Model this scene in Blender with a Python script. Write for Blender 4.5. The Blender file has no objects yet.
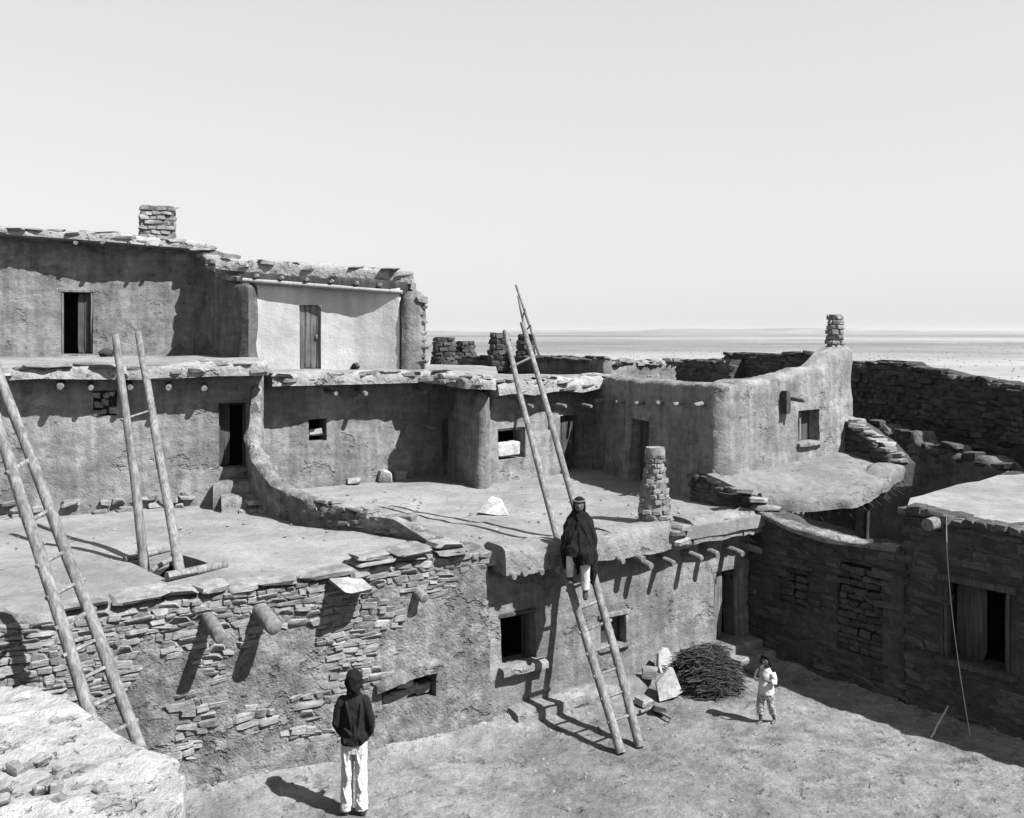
import bpy, bmesh, math, random
from mathutils import Vector, Matrix, noise
R = math.radians
random.seed(7)
S = bpy.context.scene
COL = S.collection
F = 940.0           # focal length in pixels, used to place things from surveyed bearings
CH = 5.6            # eye height above the courtyard
HZ = 332.0

# ------------------------------------------------------------------ camera
cam_d = bpy.data.cameras.new('camera')
cam_d.sensor_width = 36.0
cam_d.lens = F / 1024.0 * 36.0
cam_d.shift_y = (HZ - 409.0) / 1024.0
cam_d.clip_start = 0.1
cam_d.clip_end = 60000
cam = bpy.data.objects.new('camera', cam_d)
cam.location = (0, 0, CH)
cam.rotation_euler = (R(90), 0, 0)
COL.objects.link(cam)
S.camera = cam

# ------------------------------------------------------------------ sky, sun, exposure
SUN_EL = R(50)
HX, HY = 0.85, -0.527
w = bpy.data.worlds.new('World'); S.world = w; w.use_nodes = True
nt = w.node_tree; nt.nodes.clear()
sky = nt.nodes.new('ShaderNodeTexSky'); sky.sky_type = 'NISHITA'; sky.sun_disc = False
sky.sun_elevation = SUN_EL; sky.sun_rotation = math.atan2(HX, HY)
sky.air_density = 1.1; sky.dust_density = 0.1; sky.ozone_density = 1.0; sky.altitude = 0
bw = nt.nodes.new('ShaderNodeSeparateColor')   # blue-sensitive plate: record the blue light of the sky
bg = nt.nodes.new('ShaderNodeBackground'); bg.inputs['Strength'].default_value = 0.09
out = nt.nodes.new('ShaderNodeOutputWorld')
pw = nt.nodes.new('ShaderNodeMath'); pw.operation = 'POWER'; pw.inputs[1].default_value = 0.3   # plate response: a flat pale sky
ml = nt.nodes.new('ShaderNodeMath'); ml.operation = 'MULTIPLY'; ml.inputs[1].default_value = 1.88
nt.links.new(sky.outputs[0], bw.inputs[0]); nt.links.new(bw.outputs[2], pw.inputs[0])
nt.links.new(pw.outputs[0], ml.inputs[0]); nt.links.new(ml.outputs[0], bg.inputs['Color'])
nt.links.new(bg.outputs[0], out.inputs['Surface'])

sun_d = bpy.data.lights.new('sun', 'SUN'); sun_d.energy = 5.0; sun_d.angle = R(0.55); sun_d.color = (1, 1, 1)
sun = bpy.data.objects.new('sun', sun_d); COL.objects.link(sun)
SV = Vector((HX * math.cos(SUN_EL), HY * math.cos(SUN_EL), math.sin(SUN_EL)))
sun.rotation_euler = (-SV).to_track_quat('-Z', 'Y').to_euler()
sun.location = (20, -15, 30)

vs = S.view_settings
S.display_settings.display_device = 'sRGB'
vs.view_transform = 'Standard'; vs.look = 'None'; vs.exposure = 1.5; vs.gamma = 1.0; vs.use_curve_mapping = False
S.cycles.max_bounces = 4
S.cycles.volume_bounces = 0

# ------------------------------------------------------------------ materials
MATS = {}
def surf(name, base, layers=(), bumps=(), rough=0.95, rnd=0.0, chips=()):
    m = bpy.data.materials.new(name); m.use_nodes = True
    t = m.node_tree; N = t.nodes; L = t.links
    b = N['Principled BSDF']; b.inputs['Roughness'].default_value = rough
    b.inputs['Specular IOR Level'].default_value = 0.15
    geo = N.new('ShaderNodeNewGeometry')
    def math_(op, a, c, clamp=False):
        k = N.new('ShaderNodeMath'); k.operation = op; k.use_clamp = clamp
        for i, v in enumerate((a, c)):
            if isinstance(v, (int, float)): k.inputs[i].default_value = v
            else: L.new(v, k.inputs[i])
        return k.outputs[0]
    def tex(sc, detail, off):
        mp = N.new('ShaderNodeMapping'); mp.inputs['Scale'].default_value = sc; mp.inputs['Location'].default_value = (off, off * 1.7, off * 2.3)
        L.new(geo.outputs['Position'], mp.inputs['Vector'])
        n = N.new('ShaderNodeTexNoise'); n.inputs['Scale'].default_value = 1.0; n.inputs['Detail'].default_value = detail
        n.inputs['Roughness'].default_value = 0.6
        L.new(mp.outputs[0], n.inputs['Vector'])
        return n.outputs['Fac']
    base *= .89
    acc = None
    off = (sum(map(ord, name)) % 97) * 0.37
    for i, (sc, amp, detail, lo, hi) in enumerate(layers):
        if not isinstance(sc, tuple): sc = (sc,) * 3
        f = tex(sc, detail, off + i * 3.1)
        mr = N.new('ShaderNodeMapRange'); mr.interpolation_type = 'SMOOTHSTEP'
        mr.inputs['From Min'].default_value = lo; mr.inputs['From Max'].default_value = hi
        dark = lo > .54 or amp > .6
        mr.inputs['To Min'].default_value = 1 if dark else 1 - amp; mr.inputs['To Max'].default_value = 1 - amp if dark else 1 + amp
        L.new(f, mr.inputs['Value'])
        acc = mr.outputs[0] if acc is None else math_('MULTIPLY', acc, mr.outputs[0])
    if rnd:
        oi = N.new('ShaderNodeObjectInfo')
        mr = N.new('ShaderNodeMapRange'); mr.inputs['To Min'].default_value = 1 - rnd; mr.inputs['To Max'].default_value = 1 + rnd
        L.new(oi.outputs['Random'], mr.inputs['Value'])
        acc = mr.outputs[0] if acc is None else math_('MULTIPLY', acc, mr.outputs[0])
    if acc is None:
        b.inputs['Base Color'].default_value = (base, base, base, 1)
    else:
        v = math_('MINIMUM', math_('MULTIPLY', acc, base), 0.85)
        L.new(v, b.inputs['Base Color'])
    h = None
    for i, (sc, dist) in enumerate(bumps):
        if not isinstance(sc, tuple): sc = (sc,) * 3
        f = math_('MULTIPLY', tex(sc, 4, off + 11 + i * 2.3), dist)
        h = f if h is None else math_('ADD', h, f)
    for i, (sc, lo, hi, amp, dep) in enumerate(chips):
        f = tex((sc, sc, sc * 1.25), 5, off + 31 + i * 4.3)
        mr = N.new('ShaderNodeMapRange'); mr.interpolation_type = 'SMOOTHSTEP'
        mr.inputs['From Min'].default_value = lo; mr.inputs['From Max'].default_value = hi
        L.new(f, mr.inputs['Value'])
        h_ = math_('MULTIPLY', mr.outputs[0], -dep)
        h = h_ if h is None else math_('ADD', h, h_)
        k = math_('SUBTRACT', 1.0, math_('MULTIPLY', mr.outputs[0], amp))
        old = b.inputs['Base Color'].links[0].from_socket
        L.new(math_('MULTIPLY', old, k), b.inputs['Base Color'])
    if h is not None:
        bp = N.new('ShaderNodeBump'); bp.inputs['Strength'].default_value = 1.0; bp.inputs['Distance'].default_value = 1.0
        L.new(h, bp.inputs['Height']); L.new(bp.outputs[0], b.inputs['Normal'])
    MATS[name] = m
    return m

PL_L = [(0.45, .13, 3, .35, .65), (1.7, .16, 5, .38, .62), ((6, 6, .5), .13, 4, .38, .62), ((1.2, 1.2, 9), .09, 4, .38, .62), (7, .12, 5, .35, .65), (38, .10, 3, .3, .7), (2.6, .2, 6, .56, .66)]
PL_C = [(1.3, .59, .63, .2, .02), (4.1, .64, .69, .25, .012), (13, .68, .74, .35, .008)]
PL_B = [(3, .03), (11, .022), (34, .012), (90, .005)]
M_ADOBE = surf('adobe_plaster', .134, PL_L, PL_B, chips=PL_C)
M_ADOBE2 = surf('adobe_plaster_pale', .152, PL_L, PL_B, chips=PL_C)
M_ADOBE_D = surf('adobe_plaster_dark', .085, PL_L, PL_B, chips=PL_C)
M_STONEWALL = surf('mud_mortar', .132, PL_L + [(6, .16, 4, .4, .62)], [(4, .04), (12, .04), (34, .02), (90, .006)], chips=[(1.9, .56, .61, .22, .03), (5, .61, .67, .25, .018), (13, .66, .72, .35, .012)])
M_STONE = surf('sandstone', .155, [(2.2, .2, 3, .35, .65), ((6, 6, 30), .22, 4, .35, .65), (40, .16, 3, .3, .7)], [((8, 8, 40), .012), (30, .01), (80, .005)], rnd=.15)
M_STONE_SHADE = surf('dark_sandstone', .05, [(2.2, .2, 3, .35, .65), ((6, 6, 30), .22, 4, .35, .65), (40, .16, 3, .3, .7)], [((8, 8, 40), .012), (30, .01)], rnd=.22)  # dark stone, deepened further to put the walls' shade into its colour
M_MORTAR_SHADE = surf('dark_mortar', .043, PL_L, [(4, .05), (12, .04), (34, .02)])  # mortar darkened likewise, shade carried in the colour
M_STONE_P = surf('pale_stone', .25, [(3, .2, 4, .35, .65), (11, .16, 4, .35, .65), (30, .12, 3, .3, .7)], [(9, .02), (40, .008)], rnd=.12)
M_ROOF = surf('packed_roof_clay', .16, [(0.35, .14, 4, .35, .65), (1.7, .13, 4, .35, .65), (8, .10, 4, .3, .7), (30, .10, 3, .3, .7), (4.2, .2, 5, .6, .68)], [(3, .02), (14, .015), (60, .007)])
M_GROUND = surf('trodden_earth', .165, [(0.3, .18, 4, .35, .65), (1.6, .2, 5, .35, .65), (7, .16, 5, .3, .7), (28, .16, 3, .3, .7), (3.3, .28, 6, .56, .66), ((.006, .006, 1), .2, 6, .38, .62), ((.0007, .0016, 1), .16, 4, .42, .58)], [(2.5, .04), (6, .035), (14, .016), (30, .008), (80, .003)], chips=[(.9, .56, .66, .12, .02), (3.2, .6, .68, .2, .02), (9, .64, .7, .3, .012)])
M_EDGE = surf('crumbled_mud', .2, [(1.2, .16, 4, .35, .65), (6, .14, 5, .35, .65), (22, .09, 4, .3, .7)], [(4, .05), (13, .035), (45, .012)], chips=[(1.6, .6, .64, .25, .06), (4.2, .62, .68, .35, .05)])
M_PALE = surf('pale_clay_wash', .24, [(1.2, .15, 4, .35, .65), (6, .15, 4, .35, .65), (24, .12, 4, .3, .7)], [(4, .03), (16, .03), (60, .012)], chips=[(3, .58, .64, .25, .03), (9, .62, .68, .3, .03), (40, .66, .7, .3, .006)])
M_EDGE2 = surf('porch_clay', .125, [(1.2, .14, 4, .35, .65), (6, .14, 5, .35, .65), (24, .1, 4, .3, .7)], [(4, .03), (14, .02), (50, .01)], chips=[(2.5, .6, .66, .2, .02)])
M_WHITE = surf('whitewash', .36, [(0.8, .10, 4, .35, .65), ((4, 4, .8), .08, 3, .35, .65), (20, .05, 3, .3, .7)], [(6, .012), (30, .006)])
M_WOOD = surf('weathered_pole', .135, [((30, 30, 2), .3, 4, .35, .65), (5, .2, 3, .35, .65)], [((50, 50, 3), .012)], rough=.8)
M_WOODP = surf('peeled_pole', .22, [((30, 30, 2), .2, 4, .35, .65)], [])
M_VIGA = surf('viga_wood', .12, [((20, 20, 20), .25, 3, .35, .65), (5, .15, 3, .35, .65)], [((40, 40, 40), .008)], rough=.85)
M_PLANK = surf('grey_plank', .11, [((26, 26, 1.2), .3, 4, .35, .65), (3, .2, 3, .35, .65)], [((60, 60, 2), .006)], rough=.8)
M_PLANK_D = surf('dark_plank', .045, [((26, 26, 1.2), .3, 4, .35, .65), (3, .2, 3, .35, .65)], [((60, 60, 2), .006)], rough=.8)
M_BRUSH = surf('dry_brush', .032, [(30, .4, 2, .3, .7)], [])
M_DARK = surf('dim_room_plaster', .03, [(3, .2, 3, .35, .65)], [])  # near-black, putting room darkness into the colour; pot and basket share it
M_SKIN = surf('skin', .075, [(40, .06, 2, .3, .7)], [], rough=.6)
M_HAIR = surf('black_hair', .005, [((90, 90, 10), .3, 2, .3, .7)], [((60, 60, 12), .012)], rough=.9)
M_BLACK = surf('black_wool', .006, [(30, .2, 3, .3, .7), (4, .15, 2, .35, .65)], [((13, 13, 2), .05), (7, .03), (120, .002)], rough=.95)
M_COAT = surf('dark_coat', .009, [(12, .25, 3, .35, .65)], [(8, .03), (100, .002)], rough=.9)
M_COTTON = surf('white_cotton', .4, [(8, .12, 3, .35, .65)], [(9, .03), (24, .012)], rough=.9)
M_PRINT = surf('printed_cotton', .36, [(45, .65, 1, .42, .55), (5, .1, 2, .35, .65)], [(14, .02)], rough=.9)
M_LEATHER = surf('dark_leather', .03, [(20, .2, 2, .3, .7)], [(40, .004)], rough=.7)
M_ROPE = surf('pale_rope', .3, [(60, .15, 2, .3, .7)], [])
M_HILL = surf('mesa_earth', .15, [((.0012, .0012, .02), .2, 4, .4, .6)], [])

# ------------------------------------------------------------------ mesh helpers
WLOC = {}
def thing(name, label, cat, loc, group=None):
    o = bpy.data.objects.new(name, None); o.empty_display_size = .2
    COL.objects.link(o); o.location = loc; WLOC[o] = Vector(loc)
    o['label'] = label; o['category'] = cat; o['kind'] = 'thing'
    if group: o['group'] = group
    return o

def mk(name, verts, faces, mat, parent=None, smooth=40, kind=None, label=None, cat=None, group=None):
    """link one mesh object from world-space vertices; origin at the foot of its bounds"""
    xs = [v[0] for v in verts]; ys = [v[1] for v in verts]; zs = [v[2] for v in verts]
    c = Vector(((min(xs) + max(xs)) / 2, (min(ys) + max(ys)) / 2, min(zs)))
    me = bpy.data.meshes.new(name)
    me.from_pydata([(v[0] - c.x, v[1] - c.y, v[2] - c.z) for v in verts], [], faces)
    me.materials.append(mat)
    me.validate()
    bm = bmesh.new(); bm.from_mesh(me); bmesh.ops.recalc_face_normals(bm, faces=bm.faces); bm.to_mesh(me); bm.free()
    if smooth:
        for p in me.polygons: p.use_smooth = True
        me.set_sharp_from_angle(angle=R(smooth))
    o = bpy.data.objects.new(name, me); COL.objects.link(o)
    WLOC[o] = c
    if parent is not None:
        o.parent = parent; o.location = c - WLOC[parent]
    else: o.location = c
    if kind: o['kind'] = kind
    if label: o['label'] = label
    if cat: o['category'] = cat
    if group: o['group'] = group
    return o

def mkbm(name, bm, mat, parent=None, **k):
    bm.verts.index_update()
    v = [tuple(x.co) for x in bm.verts]; f = [[y.index for y in x.verts] for x in bm.faces]
    bm.free()
    return mk(name, v, f, mat, parent, **k)

def nz(x, y, z, s=0.0):
    return noise.noise(Vector((x + s * 13.7, y - s * 7.1, z + s * 3.3)))
def rough_(p, s, amp):
    x, y, z = p
    return amp * (.9 * nz(x * .6, y * .6, z * .6, s) + .55 * nz(x * 1.9, y * 1.9, z * 1.9, s + 1) + .3 * nz(x * 5, y * 5, z * 5, s + 2) + .15 * nz(x * 12, y * 12, z * 12, s + 3))
def lerp(a, b, t): return a + (b - a) * t
def interp(tab, u):
    if u <= tab[0][0]: return tab[0][1]
    for (a, va), (b, vb) in zip(tab, tab[1:]):
        if u <= b: return lerp(va, vb, (u - a) / max(1e-6, b - a))
    return tab[-1][1]
def AT(px, py, d): return Vector(((px - 512) / F * d, d, CH - (py - HZ) / F * d))
def ON(px, py, z):
    d = (CH - z) * F / (py - HZ); return Vector(((px - 512) / F * d, d, z))
def ZP(py, d): return CH - (py - HZ) / F * d

class Run:
    """a wall line in plan, walked left to right as seen from the court; normal points to the court"""
    def __init__(s, pts):
        s.p = [Vector((a, b)) for a, b in pts]
        s.l = [0.0]
        for a, b in zip(s.p, s.p[1:]): s.l.append(s.l[-1] + (b - a).length)
        s.L = s.l[-1]
    def at(s, u):
        for i in range(len(s.p) - 1):
            if u <= s.l[i + 1] or i == len(s.p) - 2:
                return s.p[i].lerp(s.p[i + 1], (u - s.l[i]) / (s.l[i + 1] - s.l[i]))
    def nrm(s, u, e=.12):
        t = (s.at(min(s.L, u + e)) - s.at(max(0, u - e))).normalized()
        return Vector((t.y, -t.x))
    def pt(s, u, z, off=0.0):
        q = s.at(u); n = s.nrm(u); return Vector((q.x + n.x * off, q.y + n.y * off, z))
    def u_px(s, px):
        k = (px - 512) / F
        best = None; prev = None; n = 400
        for i in range(n + 1):
            u = s.L * i / n; q = s.at(u); f = q.x - k * q.y
            if prev is not None and prev[1] * f <= 0:
                uu = lerp(prev[0], u, abs(prev[1]) / (abs(prev[1]) + abs(f) + 1e-9))
                if best is None or s.at(uu).y < s.at(best).y: best = uu
            prev = (u, f)
        return best if best is not None else (0 if abs(s.at(0).x - k * s.at(0).y) < abs(s.at(s.L).x - k * s.at(s.L).y) else s.L)
    def op(s, x0, y0, x1, y1):
        u0, u1 = s.u_px(x0), s.u_px(x1); d = s.at((u0 + u1) / 2).y
        return (u0, u1, ZP(y1, d), ZP(y0, d))
    def frac(s, tab): return [(a * s.L, b) for a, b in tab]

def wall(name, parent, run, z0, top, mat, thick=.38, openings=(), res=.13, amp=.05, seed=0., carve=None, rnd=.1, lean=.03):
    """plastered wall sheet with real openings, reveals, top and back; top = [(u, z)]"""
    ops = list(openings)
    us = {0.0, run.L}; n = max(2, int(run.L / res))
    for i in range(n + 1): us.add(run.L * i / n)
    cuts_u = [x for o in ops for x in o[:2]]
    us = sorted(x for x in us if all(abs(x - c) > res * .3 for c in cuts_u) or x in (0.0, run.L)) + cuts_u
    us = sorted(set(us))
    zk = max([z0 + .05] + [o[3] + .02 for o in ops])
    zk = max(zk, min(t[1] for t in top) * .5 + z0 * .5) if not ops else zk
    zk = min(zk, min(t[1] for t in top) - .05)
    zs = set(); m = max(2, int((zk - z0) / res))
    for i in range(m + 1): zs.add(lerp(z0, zk, i / m))
    cuts_z = [x for o in ops for x in o[2:4]]
    zs = sorted(set([x for x in zs if all(abs(x - c) > res * .3 for c in cuts_z) or x in (z0,)] + [c for c in cuts_z if z0 <= c]))
    tm = max(3, int((max(t[1] for t in top) - zk) / res))
    rows = [('z', z) for z in zs] + [('t', i / tm) for i in range(1, tm + 1)]
    if zs[-1] < zk - 1e-6: rows.insert(len(zs), ('z', zk))
    zlast = max(zs[-1], zk)
    V = []; Fc = []; idx = {}
    def disp(p):
        return rough_(p, seed, amp)
    for i, u in enumerate(us):
        zt = interp(top, u) + .05 * nz(u * 2.3, seed, 1.) + .03 * nz(u * 7, seed, 5.)
        for j, (k, v) in enumerate(rows):
            z = v if k == 'z' else lerp(zlast, zt, v)
            p = run.pt(u, z)
            o = disp(p) - lean * (z - z0)
            if carve: o -= carve(u, z)
            dt = zt - z
            if dt < rnd: o -= rnd * (1 - math.sqrt(max(0, 1 - ((rnd - dt) / rnd) ** 2))) * .9
            idx[i, j] = len(V); V.append(run.pt(u, z, o))
    nu, nr = len(us), len(rows)
    def inside(i, j):
        zc = None
        if rows[j][0] == 'z' and rows[j + 1][0] == 'z': zc = (rows[j][1] + rows[j + 1][1]) / 2
        if zc is None: return None
        uc = (us[i] + us[i + 1]) / 2
        for q, o in enumerate(ops):
            if o[0] < uc < o[1] and o[2] < zc < o[3]: return q
        return None
    cells = {}
    for i in range(nu - 1):
        for j in range(nr - 1):
            q = inside(i, j); cells[i, j] = q
            if q is None: Fc.append([idx[i, j], idx[i + 1, j], idx[i + 1, j + 1], idx[i, j + 1]])
    # reveals
    rev = {}
    def back(i, j):
        if (i, j) not in rev:
            p = V[idx[i, j]]; nn = run.nrm(us[i]); rev[i, j] = len(V)
            V.append(Vector((p.x - nn.x * thick, p.y - nn.y * thick, p.z)))
        return rev[i, j]
    for (i, j), q in cells.items():
        if q is None: continue
        for di, dj, a, b in ((-1, 0, (i, j), (i, j + 1)), (1, 0, (i + 1, j + 1), (i + 1, j)), (0, -1, (i + 1, j), (i, j)), (0, 1, (i, j + 1), (i + 1, j + 1))):
            if cells.get((i + di, j + dj), None) is None:
                Fc.append([idx[a], idx[b], back(*b), back(*a)])
    # top, back and ends
    bt = []; bb = []
    for i, u in enumerate(us):
        p = V[idx[i, nr - 1]]; nn = run.nrm(u)
        bt.append(len(V)); V.append(Vector((p.x - nn.x * thick, p.y - nn.y * thick, p.z - .02)))
    for i in range(nu - 1): Fc.append([idx[i, nr - 1], idx[i + 1, nr - 1], bt[i + 1], bt[i]])
    for i, u in enumerate(us):
        p = V[bt[i]]; nn = run.nrm(u); q = V[idx[i, 0]]
        bb.append(len(V)); V.append(Vector((q.x - nn.x * (thick + .02), q.y - nn.y * (thick + .02), z0)))
    for e in (0, nu - 1):
        Fc.append([idx[e, j] for j in range(nr)] + [bt[e], bb[e]])
    if not ops:
        for i in range(nu - 1): Fc.append([bt[i], bt[i + 1], bb[i + 1], bb[i]])
    return mk(name, V, Fc, mat, parent, smooth=50)

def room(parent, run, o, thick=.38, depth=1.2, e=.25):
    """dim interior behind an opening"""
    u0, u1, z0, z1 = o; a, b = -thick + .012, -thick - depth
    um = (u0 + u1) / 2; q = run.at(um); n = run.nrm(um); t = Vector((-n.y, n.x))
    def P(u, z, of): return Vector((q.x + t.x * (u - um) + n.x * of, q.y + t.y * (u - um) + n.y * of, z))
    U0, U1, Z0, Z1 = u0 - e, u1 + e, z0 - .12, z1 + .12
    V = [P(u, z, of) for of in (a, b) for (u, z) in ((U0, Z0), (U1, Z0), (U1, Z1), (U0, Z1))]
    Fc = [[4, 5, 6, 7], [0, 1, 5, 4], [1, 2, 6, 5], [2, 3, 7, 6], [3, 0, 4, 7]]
    return mk('interior', V, Fc, M_DARK, parent, smooth=0)

def boxf(name, parent, run, u0, u1, z0, z1, o0, o1, mat, jit=.004, bev=.008, rz=0, **k):
    um = (u0 + u1) / 2; q = run.at(um); n = run.nrm(um); t = Vector((-n.y, n.x))
    bm = bmesh.new(); bmesh.ops.create_cube(bm, size=1)
    if bev: bmesh.ops.bevel(bm, geom=list(bm.edges), offset=min(.12, bev / max(.02, min(u1 - u0, z1 - z0, o1 - o0))), segments=1, affect='EDGES')
    for v in bm.verts:
        u = lerp(u0, u1, v.co.x + .5) - um; of = lerp(o0, o1, v.co.y + .5); z = lerp(z0, z1, v.co.z + .5)
        if rz: zc = (z0 + z1) / 2; u, z = u * math.cos(rz) - (z - zc) * math.sin(rz), zc + u * math.sin(rz) + (z - zc) * math.cos(rz)
        v.co = Vector((q.x + t.x * u + n.x * of, q.y + t.y * u + n.y * of, z)) + Vector((random.uniform(-jit, jit), random.uniform(-jit, jit), random.uniform(-jit, jit)))
    return mkbm(name, bm, mat, parent, smooth=25, **k)

PROF = [(-.5, 0), (-.5, .3), (-.5, .62), (-.45, .86), (-.3, .98), (0, 1), (.3, .98), (.45, .86), (.5, .62), (.5, .3), (.5, 0), (.2, -.02), (-.2, -.02)]
def sweep(name, parent, path, mat, res=.13, amp=.05, seed=0., prof=PROF, **k):
    """low wall / parapet / ledge: path of (x, y, z0, width, height)"""
    pts = [Vector(p[:3]) for p in path]
    Ls = [0.]
    for a, b in zip(pts, pts[1:]): Ls.append(Ls[-1] + (b - a).length)
    n = max(2, int(Ls[-1] / res)); V = []; Fc = []; m = len(prof)
    for i in range(n + 1):
        u = Ls[-1] * i / n
        x, y, z, ww, hh = [interp(list(zip(Ls, [p[c] for p in path])), u) for c in range(5)]
        a = [interp(list(zip(Ls, [p[c] for p in path])), max(0, u - .25)) for c in range(2)]
        b = [interp(list(zip(Ls, [p[c] for p in path])), min(Ls[-1], u + .25)) for c in range(2)]
        t = Vector((b[0] - a[0], b[1] - a[1])).normalized(); nn = Vector((t.y, -t.x))
        for (pw, ph) in prof:
            q = Vector((x + nn.x * pw * ww, y + nn.y * pw * ww, z + ph * hh))
            r = rough_(q, seed, amp)
            q += Vector((nn.x * r * pw * 2, nn.y * r * pw * 2, r * ph * .9))
            V.append(q)
    for i in range(n):
        for j in range(m):
            a, b = i * m + j, i * m + (j + 1) % m
            Fc.append([a, b, b + m, a + m])
    Fc.append(list(range(m))); Fc.append(list(range(n * m, n * m + m)))
    return mk(name, V, Fc, mat, parent, smooth=45, **k)

def slab(name, parent, poly, thick, mat, holes=(), res=.35, amp=.03, seed=0., **k):
    """roof sheet from a polygon of (x, y, z), holes cut, thickness below"""
    bm = bmesh.new(); E = []
    for loop in [poly] + list(holes):
        vs_ = [bm.verts.new(p) for p in loop]
        for a, b in zip(vs_, vs_[1:] + vs_[:1]): E.append(bm.edges.new((a, b)))
    bmesh.ops.triangle_fill(bm, use_beauty=True, use_dissolve=False, edges=E)
    for _ in range(6):
        long_ = [e for e in bm.edges if e.calc_length() > res * 1.6]
        if not long_: break
        bmesh.ops.subdivide_edges(bm, edges=long_, cuts=1)
        bmesh.ops.triangulate(bm, faces=[f for f in bm.faces if len(f.verts) > 3])
    for v in bm.verts:
        v.co.z += amp * (nz(v.co.x * .8, v.co.y * .8, 0, seed) + .5 * nz(v.co.x * 2.6, v.co.y * 2.6, 0, seed + 2) + .25 * nz(v.co.x * 7, v.co.y * 7, 0, seed + 2))
    be = [e for e in bm.edges if e.is_boundary]
    g = bmesh.ops.extrude_edge_only(bm, edges=be)
    for v in g['geom']:
        if isinstance(v, bmesh.types.BMVert): v.co.z -= thick
    return mkbm(name, bm, mat, parent, smooth=50, **k)

def tube_geo(pts, rad, sides=10, wob=.0, seed=0., cap=True):
    pts = [Vector(p) for p in pts]; V = []; Fc = []
    up = None
    for i, p in enumerate(pts):
        t = (pts[min(i + 1, len(pts) - 1)] - pts[max(0, i - 1)]).normalized()
        a = Vector((0, 0, 1)) if abs(t.z) < .9 else Vector((0, 1, 0))
        x = t.cross(a).normalized(); y = t.cross(x).normalized()
        for j in range(sides):
            an = 2 * math.pi * j / sides
            d = x * math.cos(an) + y * math.sin(an)
            r = rad[i] * (1 + wob * nz(p.x * 3 + d.x, p.y * 3 + d.y, p.z * 3 + d.z, seed))
            V.append(p + d * r)
    for i in range(len(pts) - 1):
        for j in range(sides):
            a, b = i * sides + j, i * sides + (j + 1) % sides
            Fc.append([a, b, b + sides, a + sides])
    if cap:
        Fc.append(list(range(sides))[::-1]); Fc.append(list(range(len(V) - sides, len(V))))
    return V, Fc
def tube(name, parent, pts, rad, mat, sides=10, wob=.0, seed=0., **k):
    V, Fc = tube_geo(pts, rad, sides, wob, seed)
    return mk(name, V, Fc, mat, parent, smooth=50, **k)
def pole(name, parent, a, b, r0, r1, mat, bow=(0, 0, 0), n=14, sides=10, seed=0., wob=.22):
    a, b, bow = Vector(a), Vector(b), Vector(bow); pts = []; rad = []
    for i in range(n + 1):
        t = i / n
        q = a.lerp(b, t) + bow * math.sin(math.pi * t) + Vector((nz(t * 4, seed, 0), nz(t * 4, seed, 4), 0)) * .02 * min(1, (b - a).length / 2)
        pts.append(q); rad.append(lerp(r0, r1, t))
    return tube(name, parent, pts, rad, mat, sides, wob, seed)

# stone pieces sharing a few meshes
STONES = {}
def stone_meshes(mat):
    if mat.name in STONES: return STONES[mat.name]
    out_ = []
    rs = random.Random(5)
    for k in range(24):
        bm = bmesh.new(); bmesh.ops.create_cube(bm, size=1)
        for v in bm.verts: v.co += Vector((rs.uniform(-.2, .14), rs.uniform(-.12, .12), rs.uniform(-.2, .16)))
        bmesh.ops.bevel(bm, geom=list(bm.edges), offset=.13, segments=1, affect='EDGES')
        for v in bm.verts: v.co += Vector((rs.uniform(-.05, .05), rs.uniform(-.05, .05), rs.uniform(-.06, .06)))
        bmesh.ops.triangulate(bm, faces=[f for f in bm.faces if len(f.verts) > 4])
        me = bpy.data.meshes.new('stone'); bm.to_mesh(me); bm.free(); me.materials.append(mat)
        for p in me.polygons: p.use_smooth = True
        me.set_sharp_from_angle(angle=R(35))
        out_.append(me)
    STONES[mat.name] = out_
    return out_
def stone(parent, loc, size, rz=0., tilt=0., mat=None, name='stone', roll=0.):
    me = random.choice(stone_meshes(mat or M_STONE))
    o = bpy.data.objects.new(name, me); COL.objects.link(o)
    loc = Vector(loc); WLOC[o] = loc
    o.scale = size; o.rotation_euler = (roll, tilt, rz)
    if parent is not None: o.parent = parent; o.location = loc - WLOC[parent]
    else: o.location = loc
    return o

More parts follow.
